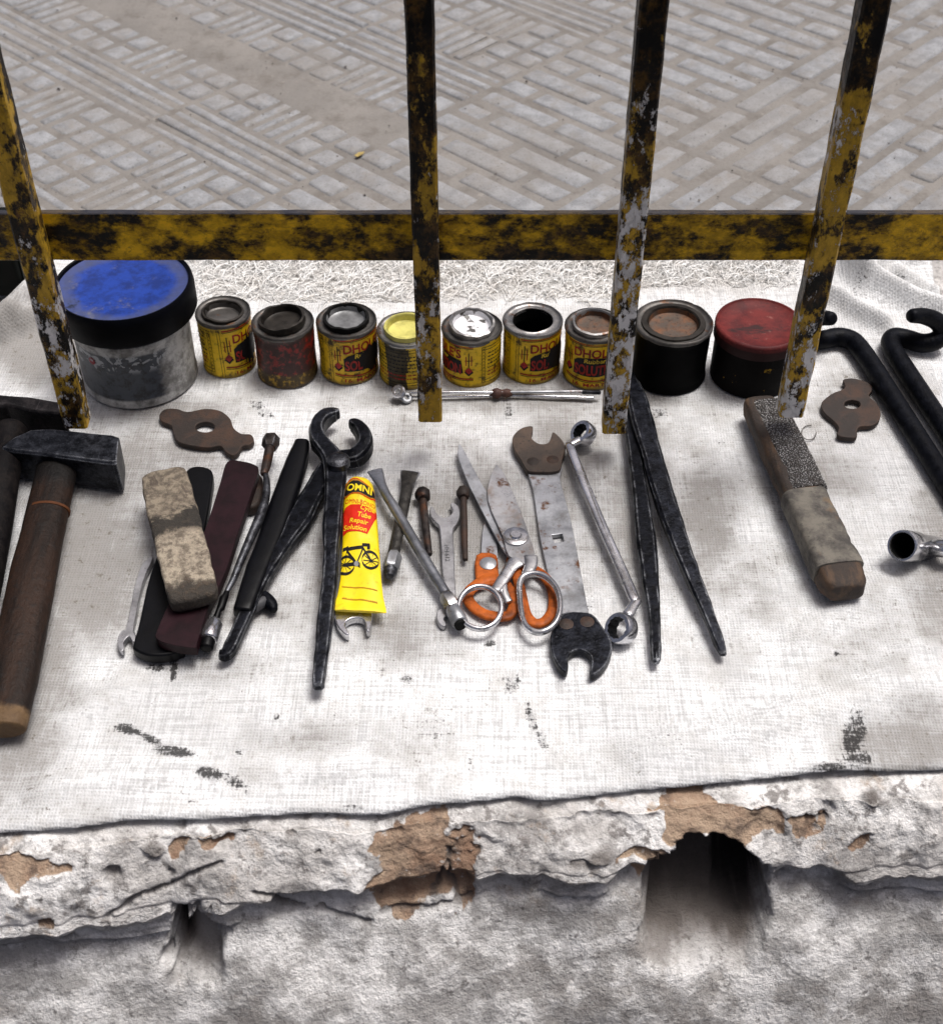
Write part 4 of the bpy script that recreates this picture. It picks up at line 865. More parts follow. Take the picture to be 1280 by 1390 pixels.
def block():
    A0, A1, B0, B1 = W(9, 128, 190, .036), W(9, 425, 120, .036), W(9, 318, 1005, .036), W(9, 640, 930, .036)
    V, FS = [], []; NXb, NYb, NZb = 26, 60, 8
    import itertools as it
    idx = {}
    for i in range(NXb + 1):
        for j in range(NYb + 1):
            for k_ in range(NZb + 1):
                if i in (0, NXb) or j in (0, NYb) or k_ in (0, NZb):
                    u, v, t = i / NXb, j / NYb, k_ / NZb
                    def q(a, ex): s = 2 * a - 1; return .5 + .5 * s
                    rx = 1 - .10 * (abs(2 * v - 1) ** 8) - .05 * abs(2 * t - 1) ** 6; ry = 1 - .035 * abs(2 * u - 1) ** 4 - .02 * abs(2 * t - 1) ** 6
                    uu = .5 + (u - .5) * rx; vv = .5 + (v - .5) * ry; tt = .5 + (t - .5) * (1 - .14 * abs(2 * u - 1) ** 6 - .2 * abs(2 * v - 1) ** 10)
                    p = (A0 * (1 - uu) + A1 * uu) * (1 - vv) + (B0 * (1 - uu) + B1 * uu) * vv
                    p.z = .0195 + .0165 * tt
                    p += Vector((mn.noise(p * 90), mn.noise(p * 90 + Vector((5, 5, 5))), mn.noise(p * 70 + Vector((9, 1, 3))))) * .0011
                    p.z += .0012 * fbm(p, 40, 3)
                    idx[i, j, k_] = len(V); V.append(p)
    def qd(f): FS.append(tuple(idx[c] for c in f))
    for i in range(NXb):
        for j in range(NYb):
            qd([(i, j, NZb), (i + 1, j, NZb), (i + 1, j + 1, NZb), (i, j + 1, NZb)]); qd([(i, j, 0), (i, j + 1, 0), (i + 1, j + 1, 0), (i + 1, j, 0)])
    for i in range(NXb):
        for k_ in range(NZb):
            qd([(i, 0, k_), (i + 1, 0, k_), (i + 1, 0, k_ + 1), (i, 0, k_ + 1)]); qd([(i, NYb, k_), (i, NYb, k_ + 1), (i + 1, NYb, k_ + 1), (i + 1, NYb, k_)])
    for j in range(NYb):
        for k_ in range(NZb):
            qd([(0, j, k_), (0, j, k_ + 1), (0, j + 1, k_ + 1), (0, j + 1, k_)]); qd([(NXb, j, k_), (NXb, j + 1, k_), (NXb, j + 1, k_ + 1), (NXb, j, k_ + 1)])
    ax = (axB - axA); ax.z = 0; L_ = ax.length; ang = math.atan2(ax.y, ax.x)
    m = Mat('tan_block'); a = m.noise(34, 6, .7); b = m.noise(140, 5, .72); g_ = m.noise(60, 5, .7, vec=m.stretch(1, .35, 1), dist=2)
    ln = m.sep(0, m.stretch(1 / L_, 1 / L_, 1, (0, 0, -ang)))       # runs along the block, 0 at the middle
    ln = m.ma('SUBTRACT', m.ma('ADD', ln, m.ma('MULTIPLY', m.ma('SUBTRACT', m.ma('ADD', m.ma('MULTIPLY', a, .7), m.ma('MULTIPLY', b, .3)), .5), .4)), .235)
    k = m.mix(m.step(b, .40, .62), (.27, .225, .165), (.12, .097, .073)); k = m.mix(m.step(g_, .48, .62, 0, .85), k, (.085, .065, .05))
    k = m.mix(m.step(ln, -.04, .02, 0, .8), k, m.mix(m.step(b, .4, .62), (.42, .36, .275), (.15, .122, .092)))
    bnd = m.ma('MULTIPLY', m.step(ln, -.20, -.16), m.step(ln, -.01, -.05)); k = m.mix(m.ma('MULTIPLY', bnd, .92), k, m.mix(m.step(b, .45, .68), (.010, .009, .008), (.05, .04, .03)))
    k = m.mix(m.step(ln, .30, .38, 0, .93), k, m.mix(m.step(b, .45, .68), (.014, .011, .009), (.07, .05, .033)))
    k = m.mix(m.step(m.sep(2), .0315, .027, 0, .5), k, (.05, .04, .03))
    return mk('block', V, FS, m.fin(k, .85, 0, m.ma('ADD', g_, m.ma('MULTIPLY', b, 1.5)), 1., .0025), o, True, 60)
block()
def bumpy(o): return o
o = thing('small_wrench', 'slim chrome open wrench leaning out left of the tan block', 'wrench', W(0, 188, 830, 0))
pts = [W(9, x, y, .006) for x, y in ((150, 780), (205, 725), (222, 735), (160, 880), (100, 1170), (112, 1200), (112, 1245), (95, 1255), (78, 1225), (62, 1228), (38, 1260), (42, 1300), (25, 1315), (2, 1280), (4, 1225), (35, 1185), (58, 1160), (110, 900))]
slab('body', pts, .001, .0062, m_wrench, o, bevel=.0012, seg=2, rnd=4)
o = thing('socket_driver', 'long thin shaft with rusty bolt head and chrome socket end', 'driver', W(0, 330, 740, 0))
sweep('bolt_head', [PT(6, 1097, 218, .022, 26), PT(6, 1097, 225, .022, 36), PT(6, 1094, 252, .022, 36), PT(6, 1092, 262, .022, 26)], m_bolt, o, seg=6, n=1, rend=.2)
sweep('shaft', [PT(6, 1092, 255, .022, 20), PT(6, 1080, 320, .022, 20), PT(6, 1068, 365, .022, 16)], m_bolt, o, seg=12, n=4)
sweep('shaft', [PT(6, 1064, 335, .022, 6), PT(6, 1078, 390, .0215, 13), PT(6, 1074, 470, .021, 17), PT(6, 1045, 555, .0195, 20), PT(6, 990, 680, .017, 17), PT(6, 945, 790, .0145, 14), PT(6, 918, 842, .0135, 11)], m_dkgrey, o, seg=12, n=4)
sweep('collar', [PT(6, 920, 838, .0135, 10), PT(6, 912, 860, .013, 14), PT(6, 905, 870, .013, 17), PT(6, 893, 910, .012, 17), PT(6, 885, 920, .012, 12), PT(6, 868, 970, .011, 16)], m_rubber, o, seg=14, n=1)
sweep('socket', [PT(6, 870, 960, .011, 24), PT(6, 866, 975, .011, 36), PT(6, 850, 1020, .011, 38), PT(6, 846, 1034, .011, 36)], m_chrome, o, seg=20, n=1, rend=.2)
sweep('tip', [PT(6, 846, 1030, .010, 30), PT(6, 836, 1068, .010, 28)], m_rubber, o, seg=16, n=1, rend=.4)
o = thing('flat_bar', 'thick black tapered bar beside the long thin shaft', 'bar', W(0, 370, 700, 0))
sweep('bar', [PT(6, 1222, 245, .012, 30, 24), PT(6, 1200, 320, .012, 44, 30), PT(6, 1150, 470, .012, 50, 32), PT(6, 1090, 640, .012, 50, 32), PT(6, 1030, 790, .012, 46, 32), PT(6, 985, 920, .012, 40, 28)], m_blackleather, o, seg=20, k=3.2, n=4, amp=.0004)
o = thing('rubber_bung', 'small dark lump showing under the pincers handle', 'bung', W(0, 378, 812, 0))
sweep('bung', [PT(6, 1040, 850, .006, 24), PT(6, 1072, 872, .006, 30), PT(6, 1096, 896, .006, 28), PT(6, 1106, 915, .006, 18)], m_rod, o, seg=20, n=3)
sweep('stalk', [PT(6, 1070, 880, .008, 22), PT(6, 1010, 915, .007, 26), PT(6, 955, 925, .007, 20)], plain('grey_rubber', (.07, .07, .075), .5), o, seg=14, n=3)

# ---- pincers
o = thing('pincers', 'big black blacksmith pincers with open round jaws beside the yellow tube', 'pincers', W(0, 455, 640, 0))
sweep('lever', [PT(6, 895, 1100, .009, 20, 18), PT(6, 925, 1085, .009, 26, 24), PT(6, 985, 958, .010, 28, 24), PT(6, 1060, 800, .011, 29, 26), PT(6, 1150, 655, .012, 32, 28), PT(6, 1205, 560, .012, 50, 28), PT(6, 1255, 470, .011, 46, 26)] + [PT(7, 150, 350, .010, 50, 30), PT(7, 210, 292, .010, 44, 34), PT(7, 285, 285, .012, 42, 42), PT(7, 334, 228, .015, 36, 46), PT(7, 318, 165, .016, 34, 44), PT(7, 282, 128, .016, 26, 34), PT(7, 262, 122, .016, 12, 26)], m_black, o, seg=20, k='box', n=4, amp=.0006, fs=90)
sweep('lever', [PT(7, 110, 1362, .012, 24, 20), PT(7, 112, 1340, .012, 30, 26), PT(7, 130, 1200, .013, 33, 28), PT(7, 145, 1040, .015, 37, 30), PT(7, 163, 880, .017, 36, 30), PT(7, 170, 760, .019, 36, 30), PT(7, 178, 600, .021, 42, 30), PT(7, 192, 430, .022, 48, 26), PT(7, 192, 320, .021, 52, 26), PT(7, 165, 265, .02, 46, 34), PT(7, 118, 212, .018, 40, 44), PT(7, 104, 160, .017, 36, 48), PT(7, 132, 108, .017, 33, 46), PT(7, 178, 80, .016, 30, 34), PT(7, 206, 74, .016, 16, 28)], m_black2, o, seg=20, k='box', n=4, amp=.0007, fs=90)
p = W(7, 205, 288, .0315); lathe('rivet', [(.0001, .0022), (.004, .002), (.0078, .001), (.0092, -.0006), (.0094, -.006)], p, m_dkgrey, o, 28, rough='open')
# ---- glue tube and the wrench beneath it
o = thing('open_wrench', 'bright open-ended wrench whose jaw shows beneath the yellow tube', 'wrench', W(0, 485, 800, 0), 'open-ended chrome wrenches')
pts = [W(7, x, y, .0075) for x, y in ((188, 1000), (193, 1045), (205, 1080), (235, 1112), (252, 1116), (256, 1104), (238, 1072), (250, 1050), (282, 1038), (318, 1042), (334, 1066), (338, 1096), (352, 1098), (364, 1060), (366, 1010), (345, 950), (320, 900), (310, 800), (308, 600), (262, 600), (252, 800), (235, 920))]
slab('body', pts, .001, .0078, m_chrome, o, bevel=.0012, rnd=4)
o = thing('glue_tube', 'bright yellow squeezed tube of cycle tube repair solution with bicycle picture', 'tube', W(0, 490, 750, 0))
TR = [(0, 230, 102, 70), (.03, 229, 110, 90), (.08, 229, 135, 114), (.14, 230, 180, 125), (.25, 232, 260, 132), (.4, 236, 400, 141), (.55, 239, 560, 149), (.7, 242, 740, 159), (.82, 241, 890, 169), (.92, 237, 1020, 188), (.965, 235, 1090, 206), (.985, 235, 1118, 214), (1., 236, 1146, 215)]
def trow(v):
    for a, b in zip(TR, TR[1:]):
        if v <= b[0] + 1e-9:
            t = (v - a[0]) / (b[0] - a[0]); t2 = t; X, Y, w_ = (a[i] + (b[i] - a[i]) * t2 for i in (1, 2, 3)); break
    zc = .0175 - .006 * v + (.0006 if v > .97 else 0); th = .0108 * (1 - .93 * v ** 1.25) * (1 if v > .08 else .55 + .45 * (v / .08) ** .5) + .0004
    ps = W(10, X - w_, Y - 10 * (v > .9) * (v - .9) * 10 * .6, zc); pe = W(10, X + w_, Y + 14 * v, zc); return ps, pe, th
def tpos(u, v, off=0):
    a, b, th = trow(v); c = (a + b) / 2; s = (b - a) / 2
    k = 1 - .0
    return c + s * math.sin(u * math.pi / 2) * k + Vector((0, 0, 1)) * (max(0, math.cos(u * math.pi / 2)) ** .8 * th + off + .0006 * (1 - v) * mn.noise(Vector((u * 2, v * 7, 2))) + .0013 * mn.noise(Vector((u * 1.5, v * 4.5, 8))) + .0006 * mn.noise(Vector((u * 3.5, v * 13, 4))) * (v > .1))
V, FS = [], []; NR, NS_ = 60, 32
for j in range(NR + 1):
    v = j / NR; a, b, th = trow(v)
    for i in range(NS_):
        t = 2 * math.pi * i / NS_
        if i <= NS_ // 2: V.append(tpos(2 * i / NS_ * 2 - 1, v))
        else:
            u = 1 - (i - NS_ // 2) / (NS_ // 2) * 2; q = (a + b) / 2 + (b - a) / 2 * math.sin(u * math.pi / 2); q.z -= max(0, math.cos(u * math.pi / 2)) ** .8 * min(th, .0075); V.append(q)
for j in range(NR):
    for i in range(NS_): FS.append((j * NS_ + i, j * NS_ + (i + 1) % NS_, (j + 1) * NS_ + (i + 1) % NS_, (j + 1) * NS_ + i))
FS += [tuple(range(NS_)), tuple(reversed(range(NR * NS_, NR * NS_ + NS_)))]
m = Mat('yellow_tube'); a = m.noise(120, 4, .7); m_tube = m.fin(m.mix(m.step(a, .56, .74, 0, .5), (.80, .60, .004), (.38, .25, .01)), .36, 0, m.noise(30, 3), .25, .0025)
tb = mk('body', V, FS, m_tube, o, True, 60)
bm = bmesh.new(); bm.from_mesh(tb.data); bmesh.ops.recalc_face_normals(bm, faces=bm.faces); bm.to_mesh(tb.data); bm.free()
sweep('cap', [PT(10, 230, 74, .0175, 38), PT(10, 230, 86, .0175, 44), PT(10, 230, 112, .0175, 44)], m_rubber, o, seg=24, n=1, rend=.15)
pr = Print(.06)
# label space: u across -1..1, y = 1 - v (up)
def U(X): return (X - 235) / 150
def Vv(Y):
    for a, b in zip(TR, TR[1:]):
        if Y <= b[2]: return 1 - (a[0] + (b[0] - a[0]) * (Y - a[2]) / (b[2] - a[2]))
    return 0.
def U(X, Y=None):
    if Y is None: return (X - 235) / 150
    for a, b in zip(TR, TR[1:]):
        if Y <= b[2]:
            t = (Y - a[2]) / (b[2] - a[2]); return (X - (a[1] + (b[1] - a[1]) * t)) / (a[3] + (b[3] - a[3]) * t)
    return 0.
def P2(*q): return [(U(x, y), Vv(y)) for x, y in q]
wv = [(128, 168), (150, 148), (190, 138), (230, 145), (280, 168), (330, 190), (360, 205), (372, 235), (362, 262), (330, 272), (280, 262), (230, 248), (180, 246), (140, 258), (116, 262), (108, 240), (114, 205)]
pr.poly(P2(*[(235 + (x - 238) * 1.04, 205 + (y - 205) * 1.14) for x, y in wv]), 0, 1); pr.poly(P2(*[(235 + (x - 238) * .99, 205 + (y - 205) * 1.0) for x, y in wv]), 3, 2)
pr.poly(P2(*[(237 + (x - 238) * .95, 207 + (y - 205) * .86) for x, y in wv]), 1, 3)
def ttext(s, X, Y, sz, wd, mi, ly, rot=0, bold=0, shear=0):
    Vg, Fg = glyphs(s, 1.0, bold); x0 = min(v[0] for v in Vg); x1 = max(v[0] for v in Vg); k = wd / (x1 - x0); q = []
    for a, b in Vg:
        a2 = (a - x0) * k; b2 = b * sz / .72; a2 += shear * b2; c, sn = math.cos(rot), math.sin(rot); q.append((U(X + a2 * c - b2 * sn, Y - (a2 * sn + b2 * c)), Vv(Y - (a2 * sn + b2 * c))))
    for f in Fg: pr.tri(*(q[i] for i in f), mi, ly)
ttext('OMNI', 130, 222, 52, 205, 2, 4, R(-6), .03)
ttext('OMNI-BOND', 116, 316, 34, 245, 0, 1, R(-7), 0)
pr.poly(P2((100, 372), (120, 348), (160, 332), (230, 334), (300, 345), (380, 366), (372, 412), (330, 488), (298, 548), (250, 540), (180, 536), (130, 538), (96, 552)), 0, 1)
for s, X, Y, wd in (('Cycle', 240, 372, 118), ('Tube', 215, 424, 110), ('Repair', 152, 468, 150), ('Solution', 100, 516, 190)): ttext(s, X, Y, 36, wd, 2, 2, R(-5), .012, .18)
def circ(X, Y, rx, ry, w_, n=26): pr.line(P2(*[(X + rx * math.cos(i * 2 * math.pi / n), Y + ry * math.sin(i * 2 * math.pi / n)) for i in range(n + 1)]), w_, 1)
circ(322, 752, 68, 64, .018); circ(118, 790, 74, 66, .018)
for X, Y in ((328, 756), (112, 788)):
    for i in range(10): pr.line(P2((X, Y), (X + 62 * math.cos(i * .628), Y + 60 * math.sin(i * .628))), .006, 1)
    pr.poly(P2(*[(X + 14 * math.cos(i), Y + 13 * math.sin(i)) for i in range(6)]), 1, 2)
for ln in ([(112, 788), (130, 668), (258, 658), (328, 756)], [(130, 680), (210, 785), (262, 668)], [(112, 788), (210, 785)], [(96, 668), (142, 656)], [(262, 668), (256, 640), (318, 632), (320, 655), (296, 660)], [(130, 680), (126, 660)]): pr.line(P2(*ln), .022, 1)
pr.poly(P2(*[(210 + 22 * math.cos(i * .7), 785 + 20 * math.sin(i * .7)) for i in range(9)]), 4, 2); pr.line(P2((220, 785), (238, 800)), .03, 1, 2)
for Y, t in ((962, .006), (1060, .005)): pr.line(P2((88, Y - 4), (160, Y), (260, Y + 6), (380, Y + 22)), t, 3)
rr = random.Random(2)
for k_ in range(18): x = 95 + k_ * 16; pr.line(P2((x, 1050 + (x - 95) * .09), (x + rr.uniform(4, 12), 1051 + (x - 95) * .09)), .006, 3)
pr.ml = .09
pr.build('label_print', lambda s, t, off: tpos(max(-.985, min(.985, math.asin(max(-1, min(1, s))) * 2 / math.pi)), 1 - t, off), [plain('red_ink', (.62, .022, .008), .4, 0, .15), m_ink, plain('yellow_ink', (.86, .66, .02), .4, 0, .1), plain('brown_ink', (.42, .2, .01), .4, 0, .1), plain('grey_ink', (.3, .3, .3), .4)], tb, .0001)

# ---- levers with flared ends
m_lever = chrome('lever_steel', (.26, .27, .295), (.26, .45), .75, False, (.03, .028, .026), .85)
o = thing('tyre_lever', 'grey steel lever with flared tip and chrome socket, crossing the small open wrench', 'lever', W(0, 560, 740, 0), 'flared levers')
sweep('shaft', [PT(7, 378, 342, .013, 38, 6), PT(7, 392, 372, .013, 32, 9), PT(7, 410, 412, .013, 25, 14), PT(7, 436, 465, .013, 23, 20), PT(7, 480, 535, .0125, 25, 23), PT(7, 600, 740, .0115, 26, 24), PT(7, 715, 930, .0105, 27, 25)], m_lever, o, seg=16, n=4)
sweep('hex_nut', [PT(7, 712, 926, .0105, 30), PT(7, 722, 944, .0105, 40), PT(7, 745, 985, .0105, 40), PT(7, 752, 996, .0105, 32)], m_chrome_d, o, seg=6, n=1, rend=.1)
sweep('socket', [PT(7, 740, 985, .0100, 30), PT(7, 752, 1005, .01, 40), PT(7, 780, 1062, .01, 40)], m_steel, o, seg=20, n=1, rend=.12)
sweep('socket_bore', [PT(7, 778, 1062, .0102, 30), PT(7, 786, 1076, .0102, 30)], m_dark, o, seg=18, n=1, rend=.02)
o = thing('tyre_lever', 'dark lever with flared tip and chrome nut, standing between tube and bright lever', 'lever', W(0, 540, 700, 0), 'flared levers')
sweep('shaft', [PT(7, 548, 348, .008, 50, 5), PT(7, 540, 372, .008, 42, 8), PT(7, 532, 410, .008, 31, 14), PT(7, 522, 470, .008, 28, 20), PT(7, 495, 600, .008, 28, 22), PT(7, 465, 745, .008, 29, 22)], forged('brown_black_lever', (.03, .028, .026), (.08, .075, .068), (.07, .04, .025), (.35, .55)), o, seg=16, n=4)
sweep('hex_nut', [PT(7, 470, 735, .009, 30), PT(7, 468, 752, .009, 40), PT(7, 456, 795, .009, 40), PT(7, 454, 806, .009, 36)], m_steel, o, seg=6, n=1, rend=.1)
sweep('end_ball', [PT(7, 456, 800, .008, 34), PT(7, 450, 825, .008, 33), PT(7, 447, 838, .008, 24)], m_dkgrey, o, seg=18, n=2)
# ---- bolts
def bolt(label, c, hd, path, mat, rh):
    o = thing('bolt', label, 'bolt', W(c, *path[0], 0), 'old bolts between the levers and the scissors')
    (x, y) = hd; dx, dy = path[-1][0] - x, path[-1][1] - y; l = math.hypot(dx, dy); dx, dy = dx / l, dy / l
    sweep('bolt_head', [PT(c, x - dx * 10, y - dy * 10, .007, rh * .8), PT(c, x, y, .007, rh), PT(c, x + dx * 20, y + dy * 20, .007, rh), PT(c, x + dx * 30, y + dy * 30, .007, rh * .8)], mat, o, seg=7, n=1, rend=.08)
    sweep('shank', [PT(c, a, b, .006, r) for (a, b), r in zip(path, [rh * .5, rh * .52, rh * .5, rh * .42])], mat, o, seg=12, n=3, rend=.6)
bolt('dark rusty bolt left of the small open wrench', 7, (603, 448), [(604, 470), (612, 560), (622, 650), (634, 735)], m_bolt, 38)
bolt('slim brown rusty bolt right of the small open wrench', 7, (794, 440), [(795, 460), (798, 560), (800, 670), (804, 760)], m_rust, 32)
# ---- small open wrench
o = thing('open_wrench', 'small satin open-ended wrench lying between the two rusty bolts', 'wrench', W(0, 607, 760, 0), 'open-ended chrome wrenches')
pts = [W(7, x, y, .005) for x, y in ((636, 530), (642, 560), (662, 586), (682, 612), (690, 700), (694, 800), (704, 880), (716, 950), (700, 985), (674, 1005), (668, 1035), (682, 1068), (704, 1078), (716, 1066), (704, 1044), (722, 1024), (748, 1024), (770, 1050), (790, 1030), (786, 990), (764, 952), (756, 860), (750, 700), (747, 622), (768, 590), (780, 556), (776, 520), (758, 500), (738, 496), (734, 508), (744, 532), (732, 555), (706, 566), (672, 550), (656, 520), (644, 514))]
slab('body', pts, .0008, .0055, m_wrench, o, bevel=.001, rnd=4)
pr = Print(.01); pr.text('HH-612', 0, 0, .0052, 0, 1, .018)
A_, B_ = W(7, 716, 660, .0055), W(7, 728, 850, .0055); dv = (B_ - A_).normalized(); nv = Vector((0, 0, 1)).cross(dv)
pr.build('stamped_mark', lambda s, t, off: A_ + dv * (.008 + s) + nv * (t - .002) + Vector((0, 0, off * .5)), [m_dkgrey], o)

# ---- scissors
o = thing('scissors', 'orange-handled scissors lying under the chrome pair', 'scissors', W(8, 250, 800, 0), 'scissors')
pts = [W(8, x, y, .005) for x, y in ((186, 520), (174, 580), (168, 690), (242, 690), (240, 610), (214, 555))]
slab('blade', pts, .0012, .0035, m_steel, o, bevel=.0004, rnd=0)
pts = [W(8, x, y, .005) for x, y in ((290, 430), (240, 300), (232, 280), (290, 360), (345, 500), (382, 610), (372, 690), (330, 690))]
slab('blade', pts, .0008, .003, m_jaw, o, bevel=.0004, rnd=0)
pts = [W(8, x, y, .0055) for x, y in ((148, 682), (226, 676), (242, 705), (246, 760), (262, 800), (200, 812), (152, 812))]
slab('handle', pts, .0008, .0058, m_orange, o, bevel=.0015, rnd=3)
sweep('handle_loop', [PT(8, x, y, .0045, 26, 13) for x, y in ((170, 800), (112, 850), (128, 900), (180, 938), (240, 950), (290, 945), (312, 905), (300, 850), (262, 800), (220, 786))], m_orange, o, seg=14, closed=True, n=4, k=2.6)
sweep('handle_loop', [PT(8, x, y, .0045, 24, 13) for x, y in ((300, 700), (322, 760), (345, 860), (365, 940), (400, 978), (445, 972), (480, 920), (482, 850), (455, 790), (405, 750), (350, 735))], m_orange, o, seg=14, closed=True, n=4, k=2.6)
p = W(8, 200, 718, .0062); lathe('rivet', [(.0001, .0012), (.005, .0008), (.0066, 0), (.0067, -.003)], p, m_steel, o, 24, rough='open')
o = thing('scissors', 'chrome scissors with large round finger loops, blades half open', 'scissors', W(8, 300, 640, 0), 'scissors')
pts = [W(8, x, y, .009) for x, y in ((78, 197), (68, 226), (72, 262), (120, 385), (190, 520), (262, 655), (300, 690), (335, 650), (310, 575), (240, 470), (178, 380), (130, 290))]
slab('blade', pts, .0068, .0085, m_steel, o, bevel=.0004, rnd=2)
pts = [W(8, x, y, .0115) for x, y in ((112, 204), (122, 235), (150, 268), (205, 380), (192, 410), (220, 500), (272, 610), (290, 690), (398, 735), (412, 700), (380, 600), (330, 470), (285, 380), (236, 284), (205, 262), (160, 262), (132, 226))]
pts = [W(8, x, y, .0115) for x, y in ((236, 284), (196, 400), (214, 490), (268, 610), (290, 686), (398, 732), (410, 702), (380, 600), (338, 480), (290, 370))]
slab('blade', pts, .009, .0112, chrome('stained_steel', (.34, .34, .35), (.25, .45), .7, True, (.16, .1, .065), .6), o, bevel=.0004, rnd=2)
sweep('shank', [PT(8, 330, 705, .0095, 42, 10), PT(8, 300, 735, .0095, 30, 12), PT(8, 265, 790, .0095, 28, 13), PT(8, 232, 835, .0105, 24, 12)], m_chrome_d, o, seg=14, n=4, k=2.5)
sweep('shank', [PT(8, 262, 800, .0095, 20, 10), PT(8, 272, 850, .009, 18, 10), PT(8, 290, 885, .0085, 18, 9)], m_chrome_d, o, seg=12, n=4)
sweep('shank', [PT(8, 385, 690, .0105, 32, 10), PT(8, 385, 730, .0105, 28, 12), PT(8, 365, 770, .0105, 22, 13)], m_chrome_d, o, seg=14, n=4, k=2.5)
def loop(pts, r, z): return sweep('finger_loop', [PT(8, x, y, z + .002 * math.sin(i * 2 * math.pi / len(pts)), r, r * 1.25) for i, (x, y) in enumerate(pts)], m_chrome, o, seg=14, closed=True, n=4)
loop([(165 + 93 * math.cos(i * math.pi / 8), 912 - 92 * math.sin(i * math.pi / 8)) for i in range(16)], 12, .0125)
loop([(352, 778), (400, 764), (450, 778), (492, 820), (512, 880), (508, 945), (478, 995), (425, 1020), (378, 1005), (350, 960), (338, 880), (336, 815)], 13, .0125)
p = W(8, 320, 600, .0125); lathe('pivot_screw', [(.0001, .0024), (.004, .0024), (.0048, .001), (.0078, .0008), (.0098, .0002), (.01, -.003)], p, m_chrome, o, 32, rough='open')

# ---- flat double spanner
o = thing('flat_spanner', 'flat grey double-ended spanner with brown riveted open jaws', 'spanner', W(8, 490, 600, 0))
pts = [W(8, x, y, .005) for x, y in ((360, 290), (372, 322), (395, 400), (410, 500), (424, 600), (450, 720), (478, 840), (508, 925), (540, 1000), (650, 1000), (634, 925), (615, 820), (590, 700), (562, 545), (532, 430), (512, 350), (512, 290))]
hl = [W(8, x, y, .005) for x, y in ((475, 596), (522, 590), (531, 624), (487, 631))]
slab('body', pts, .001, .0052, m_steel, o, hole=hl, bevel=.0005, rnd=3)
J1 = [(305, 180), (312, 222), (342, 270), (366, 312), (395, 322), (480, 322), (514, 308), (522, 262), (536, 220), (522, 186), (484, 150), (474, 168), (462, 196), (428, 202), (400, 188), (386, 166), (394, 126), (352, 130), (320, 152)]
j1 = slab('jaw_plate', [W(8, x, y, .008) for x, y in J1], .0012, .0085, m_jaw, o, bevel=.0008, rnd=3)
J2 = [(512, 950), (540, 932), (632, 934), (668, 955), (690, 985), (728, 1040), (738, 1092), (718, 1150), (682, 1190), (642, 1206), (648, 1150), (640, 1118), (602, 1096), (566, 1104), (546, 1130), (548, 1168), (534, 1192), (500, 1160), (476, 1106), (470, 1040), (488, 985)]
j2 = slab('jaw_plate', [W(8, x, y, .008) for x, y in J2], .0012, .0085, m_black2, o, bevel=.0008, rnd=3)
for X, Y in ((395, 276), (480, 268), (540, 982), (630, 972)):
    p = W(8, X, Y, .0086); lathe('rivet', [(.0001, .0008), (.004, .0006), (.0052, 0), (.0053, -.001)], p, m_rust, j1 if Y < 500 else j2, 20, rough='open')
# ---- double ring spanner
o = thing('ring_spanner', 'polished double-ended ring spanner with cranked necks', 'spanner', W(8, 700, 560, 0))
sweep('shaft', [PT(8, 548, 200, .011, 14, 10), PT(8, 560, 228, .0115, 20, 14), PT(8, 620, 380, .011, 22, 15), PT(8, 700, 570, .0105, 22, 15), PT(8, 790, 770, .010, 23, 15), PT(8, 832, 868, .010, 24, 14), PT(8, 848, 884, .010, 14, 10)], m_chrome, o, seg=16, k=2.8, n=4)
m_dkin = forged('dark_ring_bore', edge=False)  # inner wall coloured dark to stand in for shade inside the ring
def ring12(name, c, X, Y, z, ax, rpx, rin, th):
    p = W(c, X, Y, z); ro = mpx(c, rpx, p); ri = mpx(c, rin, p); A = Vector(ax).normalized(); Xv = Vector((0, 0, 1)).cross(A).normalized(); Yv = A.cross(Xv); V = []; FS = []; n = 48
    for (rr_, zz, inner) in ((0, -th / 2, 1), (0, th / 2, 1), (ro * .92, th / 2, 0), (ro, th / 2 - .0016, 0), (ro, -th / 2 + .0016, 0), (ro * .92, -th / 2, 0)):
        for j in range(n):
            t = 2 * math.pi * j / n; r = ri * (1 + .10 * abs(((j % 4) / 2) - 1)) if inner else rr_
            V.append(p + (Xv * math.cos(t) + Yv * math.sin(t)) * r + A * zz)
    for k_ in range(6):
        for j in range(n): FS.append((k_ * n + j, k_ * n + (j + 1) % n, ((k_ + 1) % 6) * n + (j + 1) % n, ((k_ + 1) % 6) * n + j))
    ob = mk(name, V, FS, [m_chrome, m_dkin], o, True, 32, midx=[1] * n + [0] * (5 * n))
    bm = bmesh.new(); bm.from_mesh(ob.data); bmesh.ops.recalc_face_normals(bm, faces=bm.faces); bm.to_mesh(ob.data); bm.free()
ring12('ring', 8, 778, 1004, .0115, (-.66, -.36, .66), 70, 46, .0115)
ring12('ring', 8, 614, 156, .0115, (-.62, -.2, .70), 56, 34, .0105)
sweep('neck', [PT(8, 846, 878, .010, 22, 12), PT(8, 828, 905, .010, 24, 13), PT(8, 806, 940, .0105, 26, 14)], m_chrome, o, seg=14, n=3)
sweep('neck', [PT(8, 552, 206, .011, 16, 11), PT(8, 578, 192, .011, 20, 12), PT(8, 600, 180, .0105, 22, 13)], m_chrome, o, seg=14, n=3)
